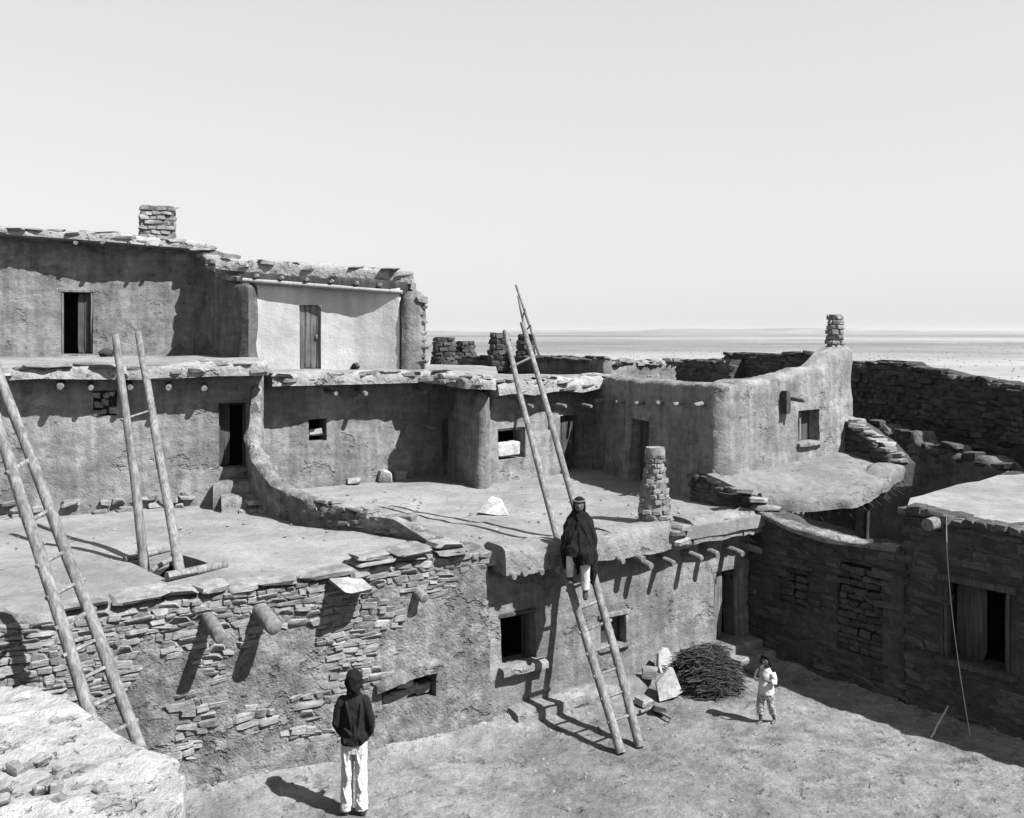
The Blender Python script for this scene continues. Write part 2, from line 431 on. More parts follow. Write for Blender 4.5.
def face_stones(parent, run, z0, z1f, mask, mat, hmin=.06, hmax=.12, wmin=.16, wmax=.42, depth=.2, seed=0., amp=.05, lean=.03, zbase=None, limit=300, proud=(.0, .05), u0=0., u1=None, name='stone'):
    zb = z0 if zbase is None else zbase
    cand = []
    z = z0; rs = random.Random(int(seed * 100) + 3)
    u1 = run.L if u1 is None else u1
    while True:
        h = rs.uniform(hmin, hmax)
        if z + h > max(z1f(u) for u in (u0, (u0 + u1) / 2, u1)) + .2: break
        u = u0 + rs.uniform(-.1, .1)
        while u < u1 - .05:
            ww = wmin + (wmax - wmin) * rs.random() ** 1.6; uc = u + ww / 2
            if uc < u1 and z + h * .5 < z1f(uc) and mask(uc, z + h / 2) > rs.uniform(.25, .75):
                p = run.pt(uc, z + h / 2)
                off = rough_(p, seed, amp) - lean * (z - zb) - depth * .5 + rs.uniform(*proud)
                n = run.nrm(uc); ang = math.atan2(n.x, -n.y)
                cand.append((run.pt(uc, z + h / 2 + rs.uniform(-.012, .012), off), (ww * rs.uniform(.98, 1.1), depth, h * rs.uniform(.9, 1.1)), ang + rs.uniform(-.1, .1), rs.uniform(-.1, .1)))
            u += ww
        z += h
    cand.sort(key=lambda c: -c[1][0] * c[1][2] / c[0].y ** 2)
    for c in cand[:limit]: stone(parent, c[0], c[1], c[2], c[3], mat, name=name)
    if cand[limit:]:
        V = []; Fc = []
        for c in cand[limit:]:
            me = rs.choice(stone_meshes(mat)); M = Matrix.Translation(c[0]) @ Matrix.Rotation(c[2], 4, 'Z') @ Matrix.Rotation(c[3], 4, 'Y') @ Matrix.Diagonal((*c[1], 1))
            k = len(V); V += [M @ v.co for v in me.vertices]; Fc += [[i + k for i in p.vertices] for p in me.polygons]
        mk('small_stones', V, Fc, mat, parent, smooth=35, kind='stuff')
    return len(cand)

def tag(o, label, cat, group=None, kind=None):
    o['label'] = label; o['category'] = cat
    if group: o['group'] = group
    if kind: o['kind'] = kind
    return o

def vigas(parent, run, items, r=.07, out_=.45, mat=None, inn=.3, droop=0.03):
    for i, (px, py) in enumerate(items):
        u = run.u_px(px); d = run.at(u).y; z = ZP(py, d)
        rr = r * random.uniform(.85, 1.15); oo = out_ * random.uniform(.8, 1.15)
        a = run.pt(u, z + .02, -inn); b = run.pt(u + random.uniform(-.05, .05), z - droop, oo)
        pts = [a.lerp(b, t) for t in (0, .3, .6, .85, .97, 1.0)]
        tube('viga', parent, pts, [rr, rr, rr * .98, rr * .96, rr * .9, rr * .72], mat or M_VIGA, 12, .18, i)

def plank_door(parent, run, o, off, mat, n=4, name='door', handle=True):
    u0, u1, z0, z1 = o; um = (u0 + u1) / 2
    dr = boxf(name, parent, run, u0 + .01, u1 - .01, z0 + .01, z1 - .01, off - .05, off - .03, mat)
    for i in range(n):
        a = lerp(u0, u1, i / n) + .008; b = lerp(u0, u1, (i + 1) / n) - .004
        boxf('plank', dr, run, a, b, z0 + .02 + random.uniform(0, .02), z1 - .015, off - .03, off + random.uniform(-.004, .006), mat, bev=.006)
    if handle: boxf('latch', dr, run, u1 - .12, u1 - .08, (z0 + z1) / 2 - .05, (z0 + z1) / 2 + .05, off + .006, off + .03, M_WOOD)
    return dr
def frame(parent, run, o, off, mat, wd=.06, name='frame', sill=True):
    u0, u1, z0, z1 = o
    a = boxf('jamb', parent, run, u0 + .004, u0 + wd, z0, z1 - wd - .003, off - .05, off + .03, mat)
    b = boxf('jamb', parent, run, u1 - wd, u1 - .004, z0, z1 - wd - .003, off - .05, off + .03, mat)
    c = boxf('lintel', parent, run, u0 - .05, u1 + .05, z1 - wd, z1 + .02, off - .055, off + .04, mat)
    return a

def edge_stones(parent, path, n, seed, mat=None, front=.0, smin=.18, smax=.5):
    r_ = Run([(p[0], p[1]) for p in path]); rs = random.Random(seed); tab = list(zip(r_.l, path))
    for i in range(n):
        u_ = r_.L * (i + rs.uniform(.1, .9)) / n
        w_ = interp([(a, p[3]) for a, p in tab], u_); zt = interp([(a, p[2] + p[4]) for a, p in tab], u_); h_ = interp([(a, p[4]) for a, p in tab], u_)
        nn = r_.nrm(u_); low = rs.random() < .45
        z_ = zt - rs.uniform(.0, .03) if not low else zt - h_ * rs.uniform(.3, .85)
        o_ = w_ * .5 - rs.uniform(.06, .2) + front if not low else w_ * .5 - .1
        stone(parent, r_.pt(u_, z_, o_), (rs.uniform(smin, smax), rs.uniform(.2, .4), rs.uniform(.04, .09)), math.atan2(nn.x, -nn.y) + rs.uniform(-.25, .25), rs.uniform(-.1, .1), mat or M_STONE, 'edge_stone', rs.uniform(-.12, .12))
TZ = 2.45     # lower roof terrace

# ------------------------------------------------------------------ ground, plain, mesas
def axis(lo, hi, fine, far):
    a = []
    x = lo
    while x <= hi: a.append(x); x += fine
    g = fine; 
    l = [lo]; step = fine * 2
    while l[-1] > -far: l.append(l[-1] - step); step *= 1.5
    r_ = [a[-1]]; step = fine * 2
    while r_[-1] < far: r_.append(r_[-1] + step); step *= 1.5
    return sorted(set(l[1:] + a + r_[1:]))
def seg_d(x, y, a, b):
    ax, ay = a; bx_, by = b; dx, dy = bx_ - ax, by - ay
    t_ = max(0, min(1, ((x - ax) * dx + (y - ay) * dy) / (dx * dx + dy * dy)))
    return math.hypot(x - ax - dx * t_, y - ay - dy * t_)
FEET = [((-8.2, 8.75), (-.3, 13.33)), ((-.3, 13.33), (4.22, 16.42)), ((4.12, 16.4), (5.85, 14.05)), ((5.85, 14.05), (9.2, 9.9))]
def gz(x, y):
    z = .05 * nz(x * .35, y * .35, 0, 3) + .03 * nz(x * 1.1, y * 1.1, 0, 4) + .022 * nz(x * 3.1, y * 3.1, 0, 5) + .014 * nz(x * 6, y * 6, 0, 6)
    d = min(seg_d(x, y, a, b) for a, b in FEET)
    return z + (.12 + .1 * nz(x * 1.7, y * 1.7, 0, 8)) * math.exp(-d / .28)
xs = axis(-7, 11, .12, 16000); ys = axis(4, 19, .12, 16000)
V = []; Fc = []
for y in ys:
    for x in xs:
        z = 0.0
        if -9 < x < 13 and 2 < y < 22:
            z = gz(x, y) if -7.5 < x < 11.5 and 3.5 < y < 19.5 else 0.
        V.append((x, y, z))
nx = len(xs)
for j in range(len(ys) - 1):
    for i in range(nx - 1): Fc.append([j * nx + i, j * nx + i + 1, (j + 1) * nx + i + 1, (j + 1) * nx + i])
mk('ground', V, Fc, M_GROUND, kind='structure', smooth=60)

def mesa(dist, x0, x1, h, seed, depth=900):
    V = []; Fc = []; n = 160
    for i in range(n + 1):
        t = i / n; x = lerp(x0, x1, t)
        e = min(1, min(t, 1 - t) * 7)
        hh = h * e * (.62 + .38 * min(1, max(-1, 2.4 * nz(x * .0011, seed, 0)))) + 1.2 * e * nz(x * .008, seed, 3)
        yy = dist + 260 * nz(x * .0009, seed, 7)
        for (dy, k) in ((0, -.1), (90, .35), (150, .8), (190, 1.0), (depth, 1.0), (depth + 200, -.1)):
            V.append((x, yy + dy, hh * k if k > 0 else -1))
    for i in range(n):
        for j in range(5):
            a = i * 6 + j; Fc.append([a, a + 6, a + 7, a + 1])
    return mk('hills', V, Fc, M_HILL, kind='structure', smooth=35)
mesa(4300, -1500, 5200, 6, 2.)
mesa(7000, 900, 3300, 40, 9.)
mesa(8200, -3800, 1200, 30, 14.)
mesa(9800, -9500, 9500, 34, 21.)
M_PLAIN = surf('dry_grassland', .165, [((.02, .02, 1), .14, 6, .38, .62), ((.0025, .0025, 1), .2, 5, .4, .6), ((.0006, .0012, 1), .2, 4, .42, .58), (.3, .12, 4, .35, .65)], [])
mk('plain', [(x, y, .05) for y in (42, 300, 2000, 15500) for x in (-15500, -600, 0, 600, 15500)], [[j * 5 + i, j * 5 + i + 1, j * 5 + i + 6, j * 5 + i + 5] for j in range(3) for i in range(4)], M_PLAIN, kind='structure', smooth=0)
rs = random.Random(71); V = []; Fc = []
for i in range(7000):
    d = 90 * (40 ** rs.random()); an = rs.uniform(-.62, .62); x, y = d * math.tan(an), d
    if nz(x * .006, y * .006, 0, 4) + rs.uniform(-.3, .3) < -.05: continue
    r_ = rs.uniform(.1, .28) * (1 + d / 1200); k0 = len(V)
    for c in ((1, 0, .1), (-1, 0, .1), (0, 1, .1), (0, -1, .1), (.1, 0, .9), (0, 0, -.1)): V.append((x + c[0] * r_ * rs.uniform(.7, 1.3), y + c[1] * r_ * rs.uniform(.7, 1.3), c[2] * r_))
    Fc += [[a + k0 for a in f] for f in [(0, 2, 4), (2, 1, 4), (1, 3, 4), (3, 0, 4), (2, 0, 5), (1, 2, 5), (3, 1, 5), (0, 3, 5)]]
tag(mk('desert_scrub', V, Fc, surf('scrub', .11, [(1, .3, 2, .3, .7)]), None, smooth=0), 'low scrub dotting the distant plain', 'scrub', kind='stuff')

# ------------------------------------------------------------------ LOWER STONE-FACED HOUSE (left)
W = Run([(-8.2, 8.75), (-4.72, 10.77), (-2.4, 12.1), (-.3, 13.33)])
def wpix(u, z):
    q = W.at(u); return 512 + q.x / q.y * F, HZ + (CH - z) / q.y * F
def blobm(px, py, cx, cy, rx, ry):
    q = ((px - cx) / rx) ** 2 + ((py - cy) / ry) ** 2
    return max(0., min(1., 1.6 - q * 1.6))
def wtop_px(px): return interp([(0, 640), (100, 610), (200, 592), (330, 581), (352, 590), (360, 570), (490, 550)], px)
def wmask(u, z):
    px, py = wpix(u, z); q = W.at(u)
    dep = py - wtop_px(px)
    m = 0.
    dep += 9 * nz(u * 1.9, z * 1.2, 7)
    if px < 320: m = max(m, max(0, min(1, (48 - dep) / 16)))
    if 320 <= px < 385: m = max(m, max(0, min(1, (75 - dep) / 16)))
    if px >= 385: m = max(m, max(0, min(1, (26 - dep) / 10)))
    for b in ((215, 655, 22, 34), (355, 640, 30, 60), (345, 690, 22, 22), (430, 585, 30, 20), (395, 620, 16, 16), (90, 660, 60, 50), (255, 715, 26, 14), (180, 640, 30, 22), (310, 735, 30, 12), (30, 690, 60, 60)):
        m = max(m, blobm(px, py, *b))
    m = max(m, min(1, max(0, (nz(u * 1.3, z * 1.6, 2) - .22) * 5)) * .9)
    return m
st = thing('stone_faced_house', 'stone and mud ground-floor house front with two projecting roof beams, behind the man', 'house', (-3, 11.7, 0))
WT = [(0, 2.5), (W.u_px(100), 2.44), (W.u_px(200), 2.42), (W.u_px(335), 2.4), (W.u_px(352), 2.34), (W.u_px(360), 2.5), (W.L, 2.52)]
hole = W.op(382, 676, 436, 702)
ww_ = wall('wall', st, W, -.1, WT, M_STONEWALL, .45, [hole], res=.085, amp=.075, seed=1., carve=lambda u, z: .02 * wmask(u, z) - .13 * max(0, .35 - z) , lean=.03)
boxf('recess_back', st, W, hole[0] - .1, hole[1] + .1, hole[2] - .1, hole[3] + .1, -.62, -.5, M_MORTAR_SHADE)
face_stones(ww_, W, .35, lambda u: interp(WT, u) - .06, wmask, M_STONE, .04, .1, .1, .34, .22, 1., .075, .03, -.1, 298, (.0, .022))
# stones inside the broken recess
for (u_, z_, s_) in ((.15, .06, (.2, .2, .13)), (.4, .07, (.26, .2, .12)), (.62, .1, (.2, .18, .14)), (.5, .2, (.22, .2, .1)), (.85, .1, (.2, .2, .12))):
    stone(ww_, W.pt(lerp(hole[0], hole[1], u_), hole[2] + z_, -.2), s_, random.uniform(0, 1), random.uniform(-.2, .2), M_STONE)
# mud lip over the recess and fallen plaster under it
a = W.pt(hole[0] - .1, hole[3] - .02, .0); b = W.pt(hole[1] + .05, hole[3] + .06, 0)
sweep('mud_lip', st, [(a.x, a.y, a.z - .1, .1, .08), ((a.x + b.x) / 2, (a.y + b.y) / 2, (a.z + b.z) / 2 - .02, .12, .1), (b.x, b.y, b.z - .04, .06, .06)], M_STONEWALL, .04, .14, 4.)
# cap slabs
rs = random.Random(12)
u = W.u_px(60)
while u < W.L - .35:
    ln = rs.uniform(.35, .75); uc = u + ln / 2; px_ = 512 + W.at(uc).x / W.at(uc).y * F
    if not 338 < px_ < 358:
        layers_ = 2 if px_ > 360 and px_ < 460 else 1
        for k in range(layers_):
            n = W.nrm(uc); ang = math.atan2(n.x, -n.y)
            stone(st, W.pt(uc, interp(WT, uc) + .03 + .075 * k + rs.uniform(-.015, .02), -.25 + rs.uniform(-.04, .06)), (ln * .97, rs.uniform(.4, .52), rs.uniform(.05, .08)), ang + rs.uniform(-.12, .12), rs.uniform(-.05, .05), M_STONE, 'cap_slab', rs.uniform(-.06, .06))
    u += ln
# projecting drain slab
ud = W.u_px(352); n = W.nrm(ud)
o = stone(st, W.pt(ud, 2.33, .1), (.42, .62, .06), math.atan2(n.x, -n.y) + .15, .1, M_STONE_P, 'drain_slab', .16)
for px_, py_, l_, r_ in ((208, 620, .5, .1), (262, 613, .55, .095), (418, 592, .16, .07)):
    vigas(st, W, [(px_, py_)], r_, l_, M_VIGA, .2, .06)
# curved divider line on the terrace
CV = [(-4.76, 17.55), (-4.55, 16.75), (-3.95, 15.95), (-3.3, 15.35), (-2.66, 14.98), (-1.72, 14.42), (-1.15, 14.1)]
H1 = [ON(130, 563, TZ), ON(171, 552, TZ), ON(213, 567, TZ), ON(168, 579, TZ)]
rp = [(-8.2, 8.95, TZ), (-4.8, 10.95, TZ), (-2.5, 12.3, TZ), (-.45, 13.45, TZ)] + [(x, y, TZ) for x, y in reversed(CV)] + [(-4.7, 17.8, TZ), (-7.9, 16.5, TZ), (-11.3, 15.2, TZ)]
slab('roof', st, rp, .2, M_ROOF, [[tuple(p) for p in H1]], .3, .045, 2.)
# hatch: lining and sill plank
hb = [Vector(p) for p in H1]; cx_ = sum(hb, Vector()) / 4
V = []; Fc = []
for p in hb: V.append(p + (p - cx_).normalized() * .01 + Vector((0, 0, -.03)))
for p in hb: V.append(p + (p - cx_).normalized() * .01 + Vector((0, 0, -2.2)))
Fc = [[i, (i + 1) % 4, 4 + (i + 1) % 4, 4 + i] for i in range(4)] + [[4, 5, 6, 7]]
mk('hatch_shaft', V, Fc, M_DARK, st, smooth=0)
a, b = hb[3] + Vector((.02, -.1, .06)), hb[2] + Vector((.2, -.08, .05))
pole('hatch_sill', st, a, b, .06, .055, M_WOOD, n=6, seed=3.)
a, b = hb[0].lerp(hb[3], .55), hb[1].lerp(hb[2], .18)
pole('hatch_crossbar', st, a + Vector((0, 0, .0)), b, .035, .035, M_WOOD, n=5, seed=4.)
pole('hatch_sill', st, hb[0] + Vector((-.1, .06, .03)), hb[1] + Vector((0, .08, .03)), .045, .04, M_WOOD, n=5, seed=5.)

# ------------------------------------------------------------------ LOWER PLASTERED HOUSE (right)
ph = thing('plastered_ground_house', 'plastered ground-floor house front with bright parapet, behind the tall ladder', 'house', (2, 15, 0))
G = Run([(-.42, 13.35), (.0, 13.62), (2.0, 14.92), (4.22, 16.42)])
gw1 = G.op(502, 612, 537, 665); gw2 = G.op(601, 613, 628, 645); gd = G.op(716, 567, 741, 641)
wall('wall', ph, G, -.1, [(0, 2.2), (G.L, 2.2)], M_ADOBE, .4, [gw1, gw2, gd], .1, .05, 6.)
for o_ in (gw1, gw2, gd): room(ph, G, o_, .4)
wn = boxf('window', ph, G, gw1[0] + .01, gw1[0] + .05, gw1[2], gw1[3], -.3, -.22, M_PLANK_D)
boxf('lintel', wn, G, gw1[0] - .02, gw1[1] + .02, gw1[3] - .05, gw1[3] + .0, -.25, -.02, M_PLANK_D)
boxf('jamb', wn, G, gw1[1] - .05, gw1[1] - .005, gw1[2], gw1[3] - .055, -.3, -.22, M_PLANK_D)
a = G.pt(gw1[0] - .06, gw1[2] - .07, .0); b = G.pt(gw1[1] + .1, gw1[2] - .07, 0)
sweep('sill', wn, [(a.x, a.y, a.z, .3, .1), (b.x, b.y, b.z, .3, .1)], M_ADOBE2, .06, .03, 8.)
wn = boxf('window', ph, G, gw2[0] + .004, gw2[0] + .05, gw2[2], gw2[3] - .055, -.16, -.06, M_PLANK)
boxf('lintel', wn, G, gw2[0] - .03, gw2[1] + .06, gw2[3] - .05, gw2[3] + .015, -.16, .02, M_WOOD)
boxf('jamb', wn, G, gw2[1] - .05, gw2[1] + .01, gw2[2], gw2[3] - .055, -.16, .015, M_WOOD)
boxf('pane', wn, G, gw2[0] + .05, gw2[1] - .05, gw2[2], gw2[3] - .06, -.2, -.18, M_PLANK_D)
boxf('sill', wn, G, gw2[0] - .05, gw2[1] + .06, gw2[2] - .06, gw2[2], -.2, .05, M_ADOBE2)
frame(ph, G, gd, -.08, M_PLANK, .07)
dw = (gd[1] - gd[0])
plank_door(ph, G, (gd[0] + .07, gd[0] + .07 + dw * .34, gd[2], gd[3] - .08), -.12, M_PLANK, 2, handle=False)
# parapet blocks
M_PARA = surf('parapet_clay', .152, [(1.2, .14, 4, .35, .65), (5, .14, 5, .35, .65), (22, .09, 4, .3, .7)], [(4, .04), (13, .03), (45, .012)], chips=[(1.9, .62, .66, .2, .03), (5, .64, .69, .3, .03)])
def pp(px0, px1, zt, zb, w_, seed, mat=None, off=.22):
    mat = M_PARA
    u0, u1 = G.u_px(px0), G.u_px(px1); n_ = 5; path = []
    for i in range(n_ + 1):
        q = G.pt(lerp(u0, u1, i / n_), zb, off - w_ / 2 + .02); path.append((q.x, q.y, zb + .02 * math.sin(i * 2.1 + seed), w_, zt - zb))
    sweep('parapet', ph, path, mat, .09, .035, seed)
pp(494, 561, 2.55, 2.16, .62, 1.3, M_EDGE, .3)
pp(558, 612, 2.51, 2.14, .58, 2.9)
pp(606, 661, 2.53, 2.12, .6, 3.7)
pp(684, 732, 2.53, 2.15, .56, 5.2)
pp(733, 774, 2.5, 2.15, .55, 6.1)
for i, (px_, dz) in enumerate(((664, .06), (670, .13), (677, .04), (667, .28), (675, .24), (671, .36))):
    u_ = G.u_px(px_); n = G.nrm(u_)
    stone(ph, G.pt(u_, 2.1 + dz, .02 + .12 * (i % 2)), (.3, .42, .1), math.atan2(n.x, -n.y), random.uniform(-.1, .1), M_STONE_P if i < 2 else M_STONE, 'parapet_stone')
vigas(ph, G, [(499, 569), (512, 566), (529, 565), (546, 563), (566, 560), (606, 555), (626, 553), (636, 560), (660, 557), (684, 552), (704, 549), (727, 548), (744, 545), (757, 540)], .06, .36, M_VIGA, .25, .03)
# roof of the plastered house
rp = [(-.45, 13.4, TZ), (.05, 13.45, TZ + .02), (2.1, 14.72, TZ + .02), (4.45, 16.2, TZ + .02), (4.5, 16.7, TZ), (3.9, 17.3, TZ), (2.05, 21.9, TZ), (-.6, 20.3, TZ), (-1.5, 21.3, TZ), (-4.9, 19.2, TZ), (-4.72, 17.55, TZ)] + [(x, y, TZ) for x, y in CV[1:]]
slab('roof', ph, rp, .2, M_ROOF, (), .3, .05, 5.)
# plaster bench at the wall foot
pts = []
for i in range(9):
    u_ = lerp(G.u_px(507), G.u_px(652), i / 8); q = G.pt(u_, -.05, .12); pts.append((q.x, q.y, -.05, .42 + .05 * math.sin(i * 1.7), .27 + .03 * math.sin(i * 2.3)))
sweep('bench', ph, pts, M_ADOBE2, .09, .06, 9.)
# steps at the door
for i, (off, z0, h_, a_, b_) in enumerate(((.22, .0, .36, -.12, .28), (.5, .0, .23, -.05, .5), (.8, .0, .11, .05, .75))):
    ua, ub = gd[0] + a_, gd[1] + b_
    boxf('step', ph, G, ua, ub, z0 - .05, h_, off - .3, off + .12, M_ADOBE, .02, .04)

# terrace chimney
def chimney(parent, base, h, r0, r1, mat, rows, per, square=False, mort=M_STONEWALL, pot=None, name='chimney', rz=0., seed=1., sd=.14, skip=.12):
    base = Vector(base); sides = 4 if square else 14
    V = []; Fc = []
    lv = [0, .2, .4, .6, .8, 1.0]
    for t in lv:
        r = lerp(r0, r1, t) - .014
        for j in range(sides):
            an = rz + 2 * math.pi * (j + .5) / sides; k = 1.414 if square else 1
            V.append(base + Vector((math.cos(an) * r * k, math.sin(an) * r * k, h * t)) + Vector((nz(t * 5, j, seed), nz(j, t * 4, seed), 0)) * .02)
    n = len(V)
    for j in range(sides):   # flue mouth
        an = rz + 2 * math.pi * (j + .5) / sides; k = 1.414 if square else 1
        V.append(base + Vector((math.cos(an) * r1 * .55 * k, math.sin(an) * r1 * .55 * k, h)))
    for j in range(sides):
        an = rz + 2 * math.pi * (j + .5) / sides; k = 1.414 if square else 1
        V.append(base + Vector((math.cos(an) * r1 * .5 * k, math.sin(an) * r1 * .5 * k, h * .72)))
    for i in range(len(lv) + 1):
        for j in range(sides):
            a, b = i * sides + j, i * sides + (j + 1) % sides; Fc.append([a, b, b + sides, a + sides])
    Fc.append(list(range(n + sides, n + 2 * sides)))
    ch = mk(name, V, Fc, mort, parent, smooth=50 if not square else 30)
    rs = random.Random(int(seed * 31))
    for i in range(rows):
        t = (i + .5) / rows; r = lerp(r0, r1, t); hh = h / rows
        for j in range(per):
            if rs.random() < skip: continue
            an = rz + 2 * math.pi * (j + (i % 2) * .5 + rs.uniform(-.15, .15)) / per
            if square:
                k = 1 / max(abs(math.cos(an - rz)), abs(math.sin(an - rz)))
                q = round((an - rz) / (math.pi / 2)) * math.pi / 2 + rz
                p = base + Vector((math.cos(an) * (r - sd * .35) * k, math.sin(an) * (r - sd * .35) * k, h * t)); face = q
            else:
                p = base + Vector((math.cos(an) * (r - sd * .35), math.sin(an) * (r - sd * .35), h * t)); face = an
            ln = 2 * math.pi * r / per * (1.25 if square else 1.0)
            stone(ch, p, (sd, ln * rs.uniform(.8, 1.0), hh * rs.uniform(.75, 1.0)), face + rs.uniform(-.1, .1), rs.uniform(-.08, .08), mat)
    return ch
cb = ON(655, 524, TZ)
chimney(ph, (cb.x, cb.y, TZ - .05), 1.22, .3, .14, M_STONE, 15, 10, seed=2., sd=.085, skip=.42)
V, Fc = tube_geo([(cb.x, cb.y, TZ + 1.1), (cb.x, cb.y, TZ + 1.2), (cb.x, cb.y, TZ + 1.26), (cb.x, cb.y, TZ + 1.255), (cb.x, cb.y, TZ + 1.1)], [.17, .17, .15, .1, .1], 14, .1, 3.)
mk('chimney_rim', V, Fc, M_ADOBE2, ph)

# ------------------------------------------------------------------ CURVED DIVIDER WALL
cz = [4.62, 3.55, 3.1, 2.95, 2.82, 2.8, 2.52]; cw = [.24, .3, .34, .32, .3, .32, .4]
cvt = thing('curved_mud_wall', 'low curved mud wall sweeping down across the roof terrace', 'wall', (-3.2, 15.3, TZ))
path = [(x, y, TZ - .05, w_, z_ - TZ + .05) for (x, y), z_, w_ in zip(CV, cz, cw)]
path.insert(1, (-4.72, 17.3, TZ - .05, .26, 4.35 - TZ + .05)); path.insert(2, (-4.66, 17.05, TZ - .05, .28, 3.95 - TZ + .05))
sweep('wall', cvt, path, M_STONEWALL, .07, .1, 15., [(-.5, 0), (-.5, .3), (-.5, .62), (-.45, .86), (-.3, .98), (0, 1), (.3, .98), (.5, .88), (.45, .68), (.33, .35), (.22, 0), (0, -.02), (-.3, -.02)])
cr = Run([(-4.6, 16.9), (-4.0, 15.95), (-3.3, 15.3), (-2.66, 14.9), (-1.72, 14.35), (-1.2, 14.05)])
rs = random.Random(3)
for i in range(90):
    u_ = rs.uniform(0, cr.L - .2); zt = interp([(0, 3.4), (1.1, 3.0), (2.1, 2.86), (3.5, 2.8), (4.3, 2.75), (cr.L, 2.5)], u_)
    n = cr.nrm(u_)
    stone(cvt.children[0], cr.pt(u_, zt - rs.uniform(-.03, .28), -.1 + rs.uniform(.0, .08)), (rs.uniform(.14, .3), .22, rs.uniform(.05, .1)), math.atan2(n.x, -n.y) + rs.uniform(-.3, .3), rs.uniform(-.15, .15), M_STONE)

# ------------------------------------------------------------------ SECOND STOREY, LEFT
s2 = thing('second_storey_house', 'second-storey adobe house at the left with dark doorway above stone steps', 'house', (-7, 17, TZ))
A2 = Run([(-11.6, 14.6), (-7.8, 16.2), (-4.62, 17.52)])
d2 = A2.op(219, 403, 247, 468); n2 = A2.op(93, 391, 117, 416)
wall('wall', s2, A2, TZ - .05, [(0, 4.9), (A2.L, 4.85)], M_ADOBE, .4, [d2, n2], .1, .06, 21.)
room(s2, A2, d2, .4)
plank_door(s2, A2, (d2[0] + .01, d2[0] + (d2[1] - d2[0]) * .45, d2[2], d2[3]), -.3, M_PLANK_D, 2, handle=False)
frame(s2, A2, d2, -.28, M_PLANK_D, .05)
boxf('blocked_window_back', s2, A2, n2[0] - .05, n2[1] + .05, n2[2] - .05, n2[3] + .05, -.3, -.2, M_MORTAR_SHADE)
for i in range(3):
    for j in range(3):
        if (i, j) == (1, 2): continue
        uc = lerp(n2[0], n2[1], (j + .5) / 3); zc = lerp(n2[2], n2[3], (i + .5) / 3)
        stone(s2, A2.pt(uc + random.uniform(-.03, .03), zc + random.uniform(-.02, .02), -.13 + random.uniform(-.03, .03)), ((n2[1] - n2[0]) / 3.1 * random.uniform(.8, 1.3), .14, (n2[3] - n2[2]) / 3.8 * random.uniform(.7, 1.1)), .4 + random.uniform(-.2, .2), random.uniform(-.2, .2), M_STONE)
rb = []
for i in range(9):
    u_ = A2.L * i / 8; q = A2.pt(u_, 0, .12); rb.append((q.x, q.y, 4.79 + .03 * math.sin(i * 1.9), .58, .24 + .03 * math.sin(i * 2.7)))
sweep('roof_edge', s2, rb, M_EDGE, .07, .11, 22.)
edge_stones(s2, rb, 26, 1)
slab('roof', s2, [(-11.7, 14.75, 5.0), (-7.85, 16.35, 5.0), (-4.6, 17.7, 5.0), (-5.6, 20.5, 5.05), (-7.6, 22.6, 5.06), (-13, 21, 5.06)], .2, M_ROOF, (), .35, .04, 23.)
vigas(s2, A2, [(62, 384), (90, 385), (128, 385), (170, 385), (205, 386)], .055, .42, M_VIGA, .2)
# door steps
for k, (ua, ub, off, w_, h_, mt) in enumerate(((-.12, .6, .26, .5, .5, M_ADOBE), (-.02, .85, .66, .46, .3, M_ADOBE2), (.25, 1.0, 1.02, .36, .14, M_EDGE))):
    a, b = A2.pt(d2[0] + ua, 0, off), A2.pt(min(A2.L, d2[0] + ub), 0, off + .08)
    sweep('step', s2, [(a.x, a.y, TZ - .03, w_, h_ * .9), ((a.x + b.x) / 2, (a.y + b.y) / 2, TZ - .03, w_, h_), (b.x, b.y, TZ - .03, w_ * .9, h_ * .93)], mt, .06, .07, 25. + k)
n = A2.nrm(d2[0]); stone(s2, A2.pt(d2[0] + .62, TZ + .17, 1.0), (.5, .34, .07), math.atan2(n.x, -n.y) + .1, .05, M_STONE_P, 'step_slab')
# rubble band at wall foot
for i in range(34):
    u_ = random.uniform(.5, d2[0] - .1); n = A2.nrm(u_)
    stone(s2, A2.pt(u_, TZ + random.uniform(-.02, .26), random.uniform(-.05, .05)), (random.uniform(.12, .3), .2, random.uniform(.06, .12)), math.atan2(n.x, -n.y) + random.uniform(-.2, .2), random.uniform(-.2, .2), M_STONE, 'base_stone')

# ------------------------------------------------------------------ SECOND STOREY, MIDDLE
s3 = thing('middle_second_storey_house', 'second-storey adobe house with tiny window between curved mud wall and buttress', 'house', (-3.2, 19.4, TZ))
B2 = Run([(-4.95, 18.5), (-3.2, 19.65), (-1.45, 20.85)])
w3 = B2.op(309, 419, 327, 441)
wall('wall', s3, B2, TZ - .05, [(0, 4.6), (B2.L, 4.6)], M_ADOBE, .4, [w3], .11, .06, 31.)
room(s3, B2, w3, .4)
wn = boxf('window', s3, B2, w3[0] + .02, w3[1] - .02, w3[2] + .1, w3[2] + .13, -.2, -.1, M_PLANK_D)
stone(s3, B2.pt((w3[0] + w3[1]) / 2, w3[2] + .19, -.15), ((w3[1] - w3[0]) * .75, .12, .12), .5, 0, M_STONE_P, 'window_stone')
